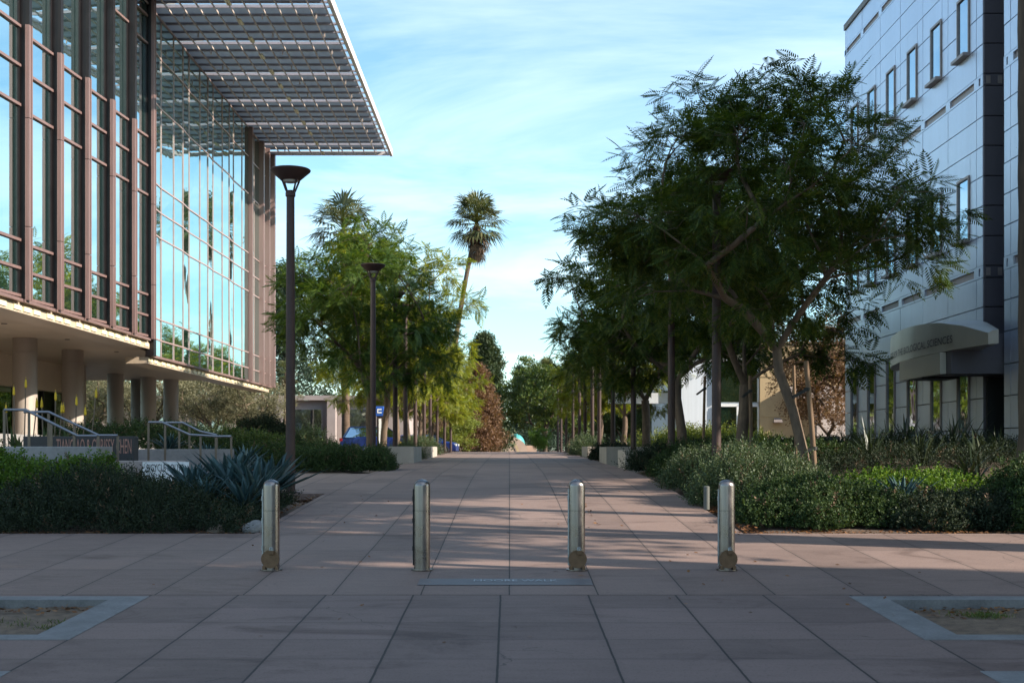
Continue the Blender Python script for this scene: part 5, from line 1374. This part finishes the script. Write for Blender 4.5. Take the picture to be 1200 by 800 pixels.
# ------------------------------------------------------------------ cars and the emergency call post
def car(name, loc, rot, paint, label, L=4.6, Wd=1.82, H=1.68):
    o = empty(name, loc, label, 'car', 'cars parked behind the trees')
    prof = [(-2.25, .42), (-2.3, .75), (-2.22, 1.0), (-1.2, 1.08), (0, 1.10), (1.2, 1.02), (2.05, .92), (2.28, .75), (2.27, .42)]
    n = 9; q = MB(); V = []
    secs = []
    for x, zt in prof:
        w = Wd / 2 * (1 - .10 * (abs(x) / 2.3) ** 4); secs.append([(x, -w * .93, .3), (x, -w, .55), (x, -w * .97, max(.45, zt - .08)), (x, -w * .86, zt), (x, w * .86, zt), (x, w * .97, max(.45, zt - .08)), (x, w, .55), (x, w * .93, .3)])
    V = [p for s in secs for p in s]; Fs = []
    for i in range(n - 1):
        for k in range(8): Fs.append((i*8+k, i*8+(k+1) % 8, (i+1)*8+(k+1) % 8, (i+1)*8+k))
    Fs += [tuple(range(8))[::-1], tuple((n-1)*8 + k for k in range(8))]
    q.add(V, Fs)
    q.build('body', M[paint], o, smooth=True, local=True, bevel=.03)
    q = MB(); top = [(-2.0, 1.06, -1.75, H - .1), (1.25, 1.04, .45, H - .06)]
    w0, w1 = Wd / 2 * .86, Wd / 2 * .68
    Vg = [(-2.1, -w0, 1.04), (1.3, -w0, 1.02), (.5, -w1, H - .04), (-1.75, -w1, H - .06), (-2.1, w0, 1.04), (1.3, w0, 1.02), (.5, w1, H - .04), (-1.75, w1, H - .06)]
    q.add(Vg, [(0,1,2,3), (7,6,5,4), (1,5,6,2), (0,3,7,4), (3,2,6,7)]); q.build('windows', M['glass_blue'], o, local=True)
    q = MB(); q.add([(.55, -w1 - .02, H - .05), (.55, w1 + .02, H - .05), (-1.8, w1 + .02, H - .07), (-1.8, -w1 - .02, H - .07), (.45, -w1 * .8, H + .01), (.45, w1 * .8, H + .01), (-1.7, w1 * .8, H), (-1.7, -w1 * .8, H)], [(0,3,2,1),(4,5,6,7),(0,1,5,4),(1,2,6,5),(2,3,7,6),(3,0,4,7)])
    q.bar((-2.08, -w0, 1.05), (-1.74, -w1 - .01, H - .06), .14, .04); q.bar((-2.08, w0, 1.05), (-1.74, w1 + .01, H - .06), .14, .04)
    q.bar((-.45, -w0 - .004, 1.05), (-.5, -w1 - .012, H - .06), .09, .03); q.bar((1.3, -w0, 1.03), (.5, -w1 - .01, H - .05), .07, .04); q.bar((1.3, w0, 1.03), (.5, w1 + .01, H - .05), .07, .04); q.bar((-.45, w0 + .004, 1.05), (-.5, w1 + .012, H - .06), .09, .03)
    q.build('roof', M[paint], o, local=True)
    for x in (-1.4, 1.45):
        for s in (-1, 1):
            pr = [(.10, -.1), (.33, -.11), (.345, -.06), (.345, .06), (.33, .11), (.10, .1)]
            q = MB(); V = []; nn = 24
            for r_, d in pr:
                for k in range(nn): a = 2*math.pi*k/nn; V.append((x + r_*math.cos(a), s * (Wd/2 - .1) + d, .345 + r_*math.sin(a)))
            q.add(V, [(i*nn+k, i*nn+(k+1) % nn, (i+1)*nn+(k+1) % nn, (i+1)*nn+k) for i in range(5) for k in range(nn)])
            wh = q.build('wheel', M['tyre'], o, local=True)
            q = MB(); V = [(x, s * (Wd/2 + .012), .345)] + [(x + .22*math.cos(2*math.pi*k/20), s * (Wd/2 + .012), .345 + .22*math.sin(2*math.pi*k/20)) for k in range(20)]
            q.add(V, [(0, 1 + k, 1 + (k+1) % 20) for k in range(20)]); q.build('rim', M['alloy'], wh, local=True)
    for s in (-1, 1):
        q = MB(); q.box(-2.33, -2.15, s * .7 - .12, s * .7 + .14, .82, 1.0); q.build('tail_light', M['redlens'], o, local=True, bevel=.02)
        q = MB(); q.box(2.12, 2.31, s * .62 - .16, s * .62 + .16, .66, .8); q.build('headlight', M['lampglass'], o, local=True, bevel=.02)
    o.rotation_euler = (0, 0, rot); return o
def ground_at(py, Y): return ZE + (VY - py) * Y / F
car('parked_car', (-7.75, 76, 1.42), R(8), 'carblue', 'blue estate car parked behind the trunks with its red tail light showing')
car('parked_car', (-6.0, 92, 1.35), R(-6), 'carblue', 'second blue car partly hidden behind the row of posts', H=1.45)
car('parked_car', (-17.6, 68.0, 1.7), R(0), 'carpale', 'grey-blue car half hidden behind the handrail and planting', H=1.5)
CP = empty('emergency_call_post', (-6.55, 65, 1.5), 'slim call post with a blue head and a white mark, beside the blue car', 'call post')
a, b = W(440, 476, 65), W(450, 487.5, 65)
q = MB(); q.box(a[0], b[0], 64.85, 65.15, b[2], a[2]); q.build('blue_head', M['signblue'], CP, bevel=.02)
q = MB(); 
for x0, x1, z0, z1 in ((.25, .75, .3, .42), (.25, .75, .62, .74), (.25, .36, .42, .62)): q.box(a[0] + (b[0]-a[0])*x0, a[0] + (b[0]-a[0])*x1, 64.835, 64.849, b[2] + (a[2]-b[2])*z0, b[2] + (a[2]-b[2])*z1)
q.build('white_mark', M['white'], CP)
q = MB(); q.box(-6.72, -6.40, 64.9, 65.1, 1.3, b[2]); q.build('post', M['brownsteel'], CP, bevel=.01)
q = MB(); q.box(-6.62, -6.50, 64.87, 64.895, 2.0, b[2] - .12); q.build('white_panel', M['white'], CP)
HY = empty('fire_hydrant', (-5.6, 66, 1.5), 'small yellow hydrant behind the low hedge', 'hydrant')
q = MB(); q.lathe([(.13, 0), (.13, .08), (.09, .1), (.09, .45), (.12, .47), (.12, .5), (.09, .58), (.03, .64), (.0005, .66)], (-5.6, 66, 1.52), 14); q.build('barrel', M['yellowpaint'], HY, smooth=True)
q = MB(); q.tube([(-5.78, 66, 1.9), (-5.42, 66, 1.9)], .055, 10); q.build('outlets', M['yellowpaint'], HY)
# ------------------------------------------------------------------ sky, sun, camera
EL, SUN = R(SUN_EL), Vector((SUN_X, SUN_Y, 0)).normalized()
sd = Vector((SUN.x * math.cos(EL), SUN.y * math.cos(EL), math.sin(EL)))
w = bpy.data.worlds.new('World'); S.world = w; w.use_nodes = True; nt = w.node_tree
bg = nt.nodes['Background']
sky = N(nt, 'ShaderNodeTexSky'); sky.sky_type = 'NISHITA'; sky.sun_disc = False
sky.sun_elevation = EL; sky.sun_rotation = math.atan2(SUN.x, SUN.y); sky.air_density = 1.0; sky.dust_density = SKY_DUST; sky.ozone_density = SKY_OZ; sky.altitude = 200
tc = N(nt, 'ShaderNodeTexCoord'); s = N(nt, 'ShaderNodeSeparateXYZ'); nt.links.new(tc.outputs['Generated'], s.inputs[0])
zz = math_(nt, 'MAXIMUM', math_(nt, 'ADD', s.outputs[2], .12), .02)
cv = N(nt, 'ShaderNodeCombineXYZ'); nt.links.new(math_(nt, 'DIVIDE', s.outputs[0], zz), cv.inputs[0]); nt.links.new(math_(nt, 'DIVIDE', s.outputs[1], zz), cv.inputs[1])
n1 = noise(nt, mapv(nt, cv.outputs[0], (.8, 1.15, 1)), 1.05, 9, .6, .5)
n2 = noise(nt, mapv(nt, cv.outputs[0], (.5, .9, 1)), .5, 4, .5)
f = math_(nt, 'ADD', math_(nt, 'MULTIPLY', n1, .6), math_(nt, 'MULTIPLY', n2, .4))
cl = ramp(nt, f, [(.46, (0, 0, 0)), (.66, (1, 1, 1))])
k = math_(nt, 'MULTIPLY', cl, CLOUD)
tint = mixc(nt, 1.0, sky.outputs[0], SKY_TINT, 'MULTIPLY')
c = mixc(nt, k, tint, CLOUD_COL)
nt.links.new(c, bg.inputs['Color']); bg.inputs['Strength'].default_value = SKY_STR
li = bpy.data.lights.new('sun', 'SUN'); li.energy = SUN_STR; li.angle = R(.53); li.color = (1, .90, .76)
so_ = bpy.data.objects.new('sun', li); COL.objects.link(so_); so_.rotation_euler = sd.to_track_quat('Z', 'Y').to_euler(); so_.location = (30, -10, 30)
cam = bpy.data.cameras.new('camera'); co = bpy.data.objects.new('camera', cam); COL.objects.link(co)
co.location = (0, 0, ZE); co.rotation_euler = (R(90), 0, 0)
cam.sensor_width = 36; cam.lens = 36 * F / 1200
cam.shift_x = (600 - VX) / 1200; cam.shift_y = (VY - 400) / 1200
cam.clip_start = .1; cam.clip_end = 4000
cam.dof.use_dof = True; cam.dof.focus_distance = 15; cam.dof.aperture_fstop = 5.6
S.camera = co
S.view_settings.view_transform = 'Standard'; S.view_settings.look = 'None'; S.view_settings.gamma = 1; S.view_settings.exposure = EXPO
S.render.engine = 'CYCLES'
S.cycles.max_bounces = 8; S.cycles.transparent_max_bounces = 4; S.cycles.use_denoising = True
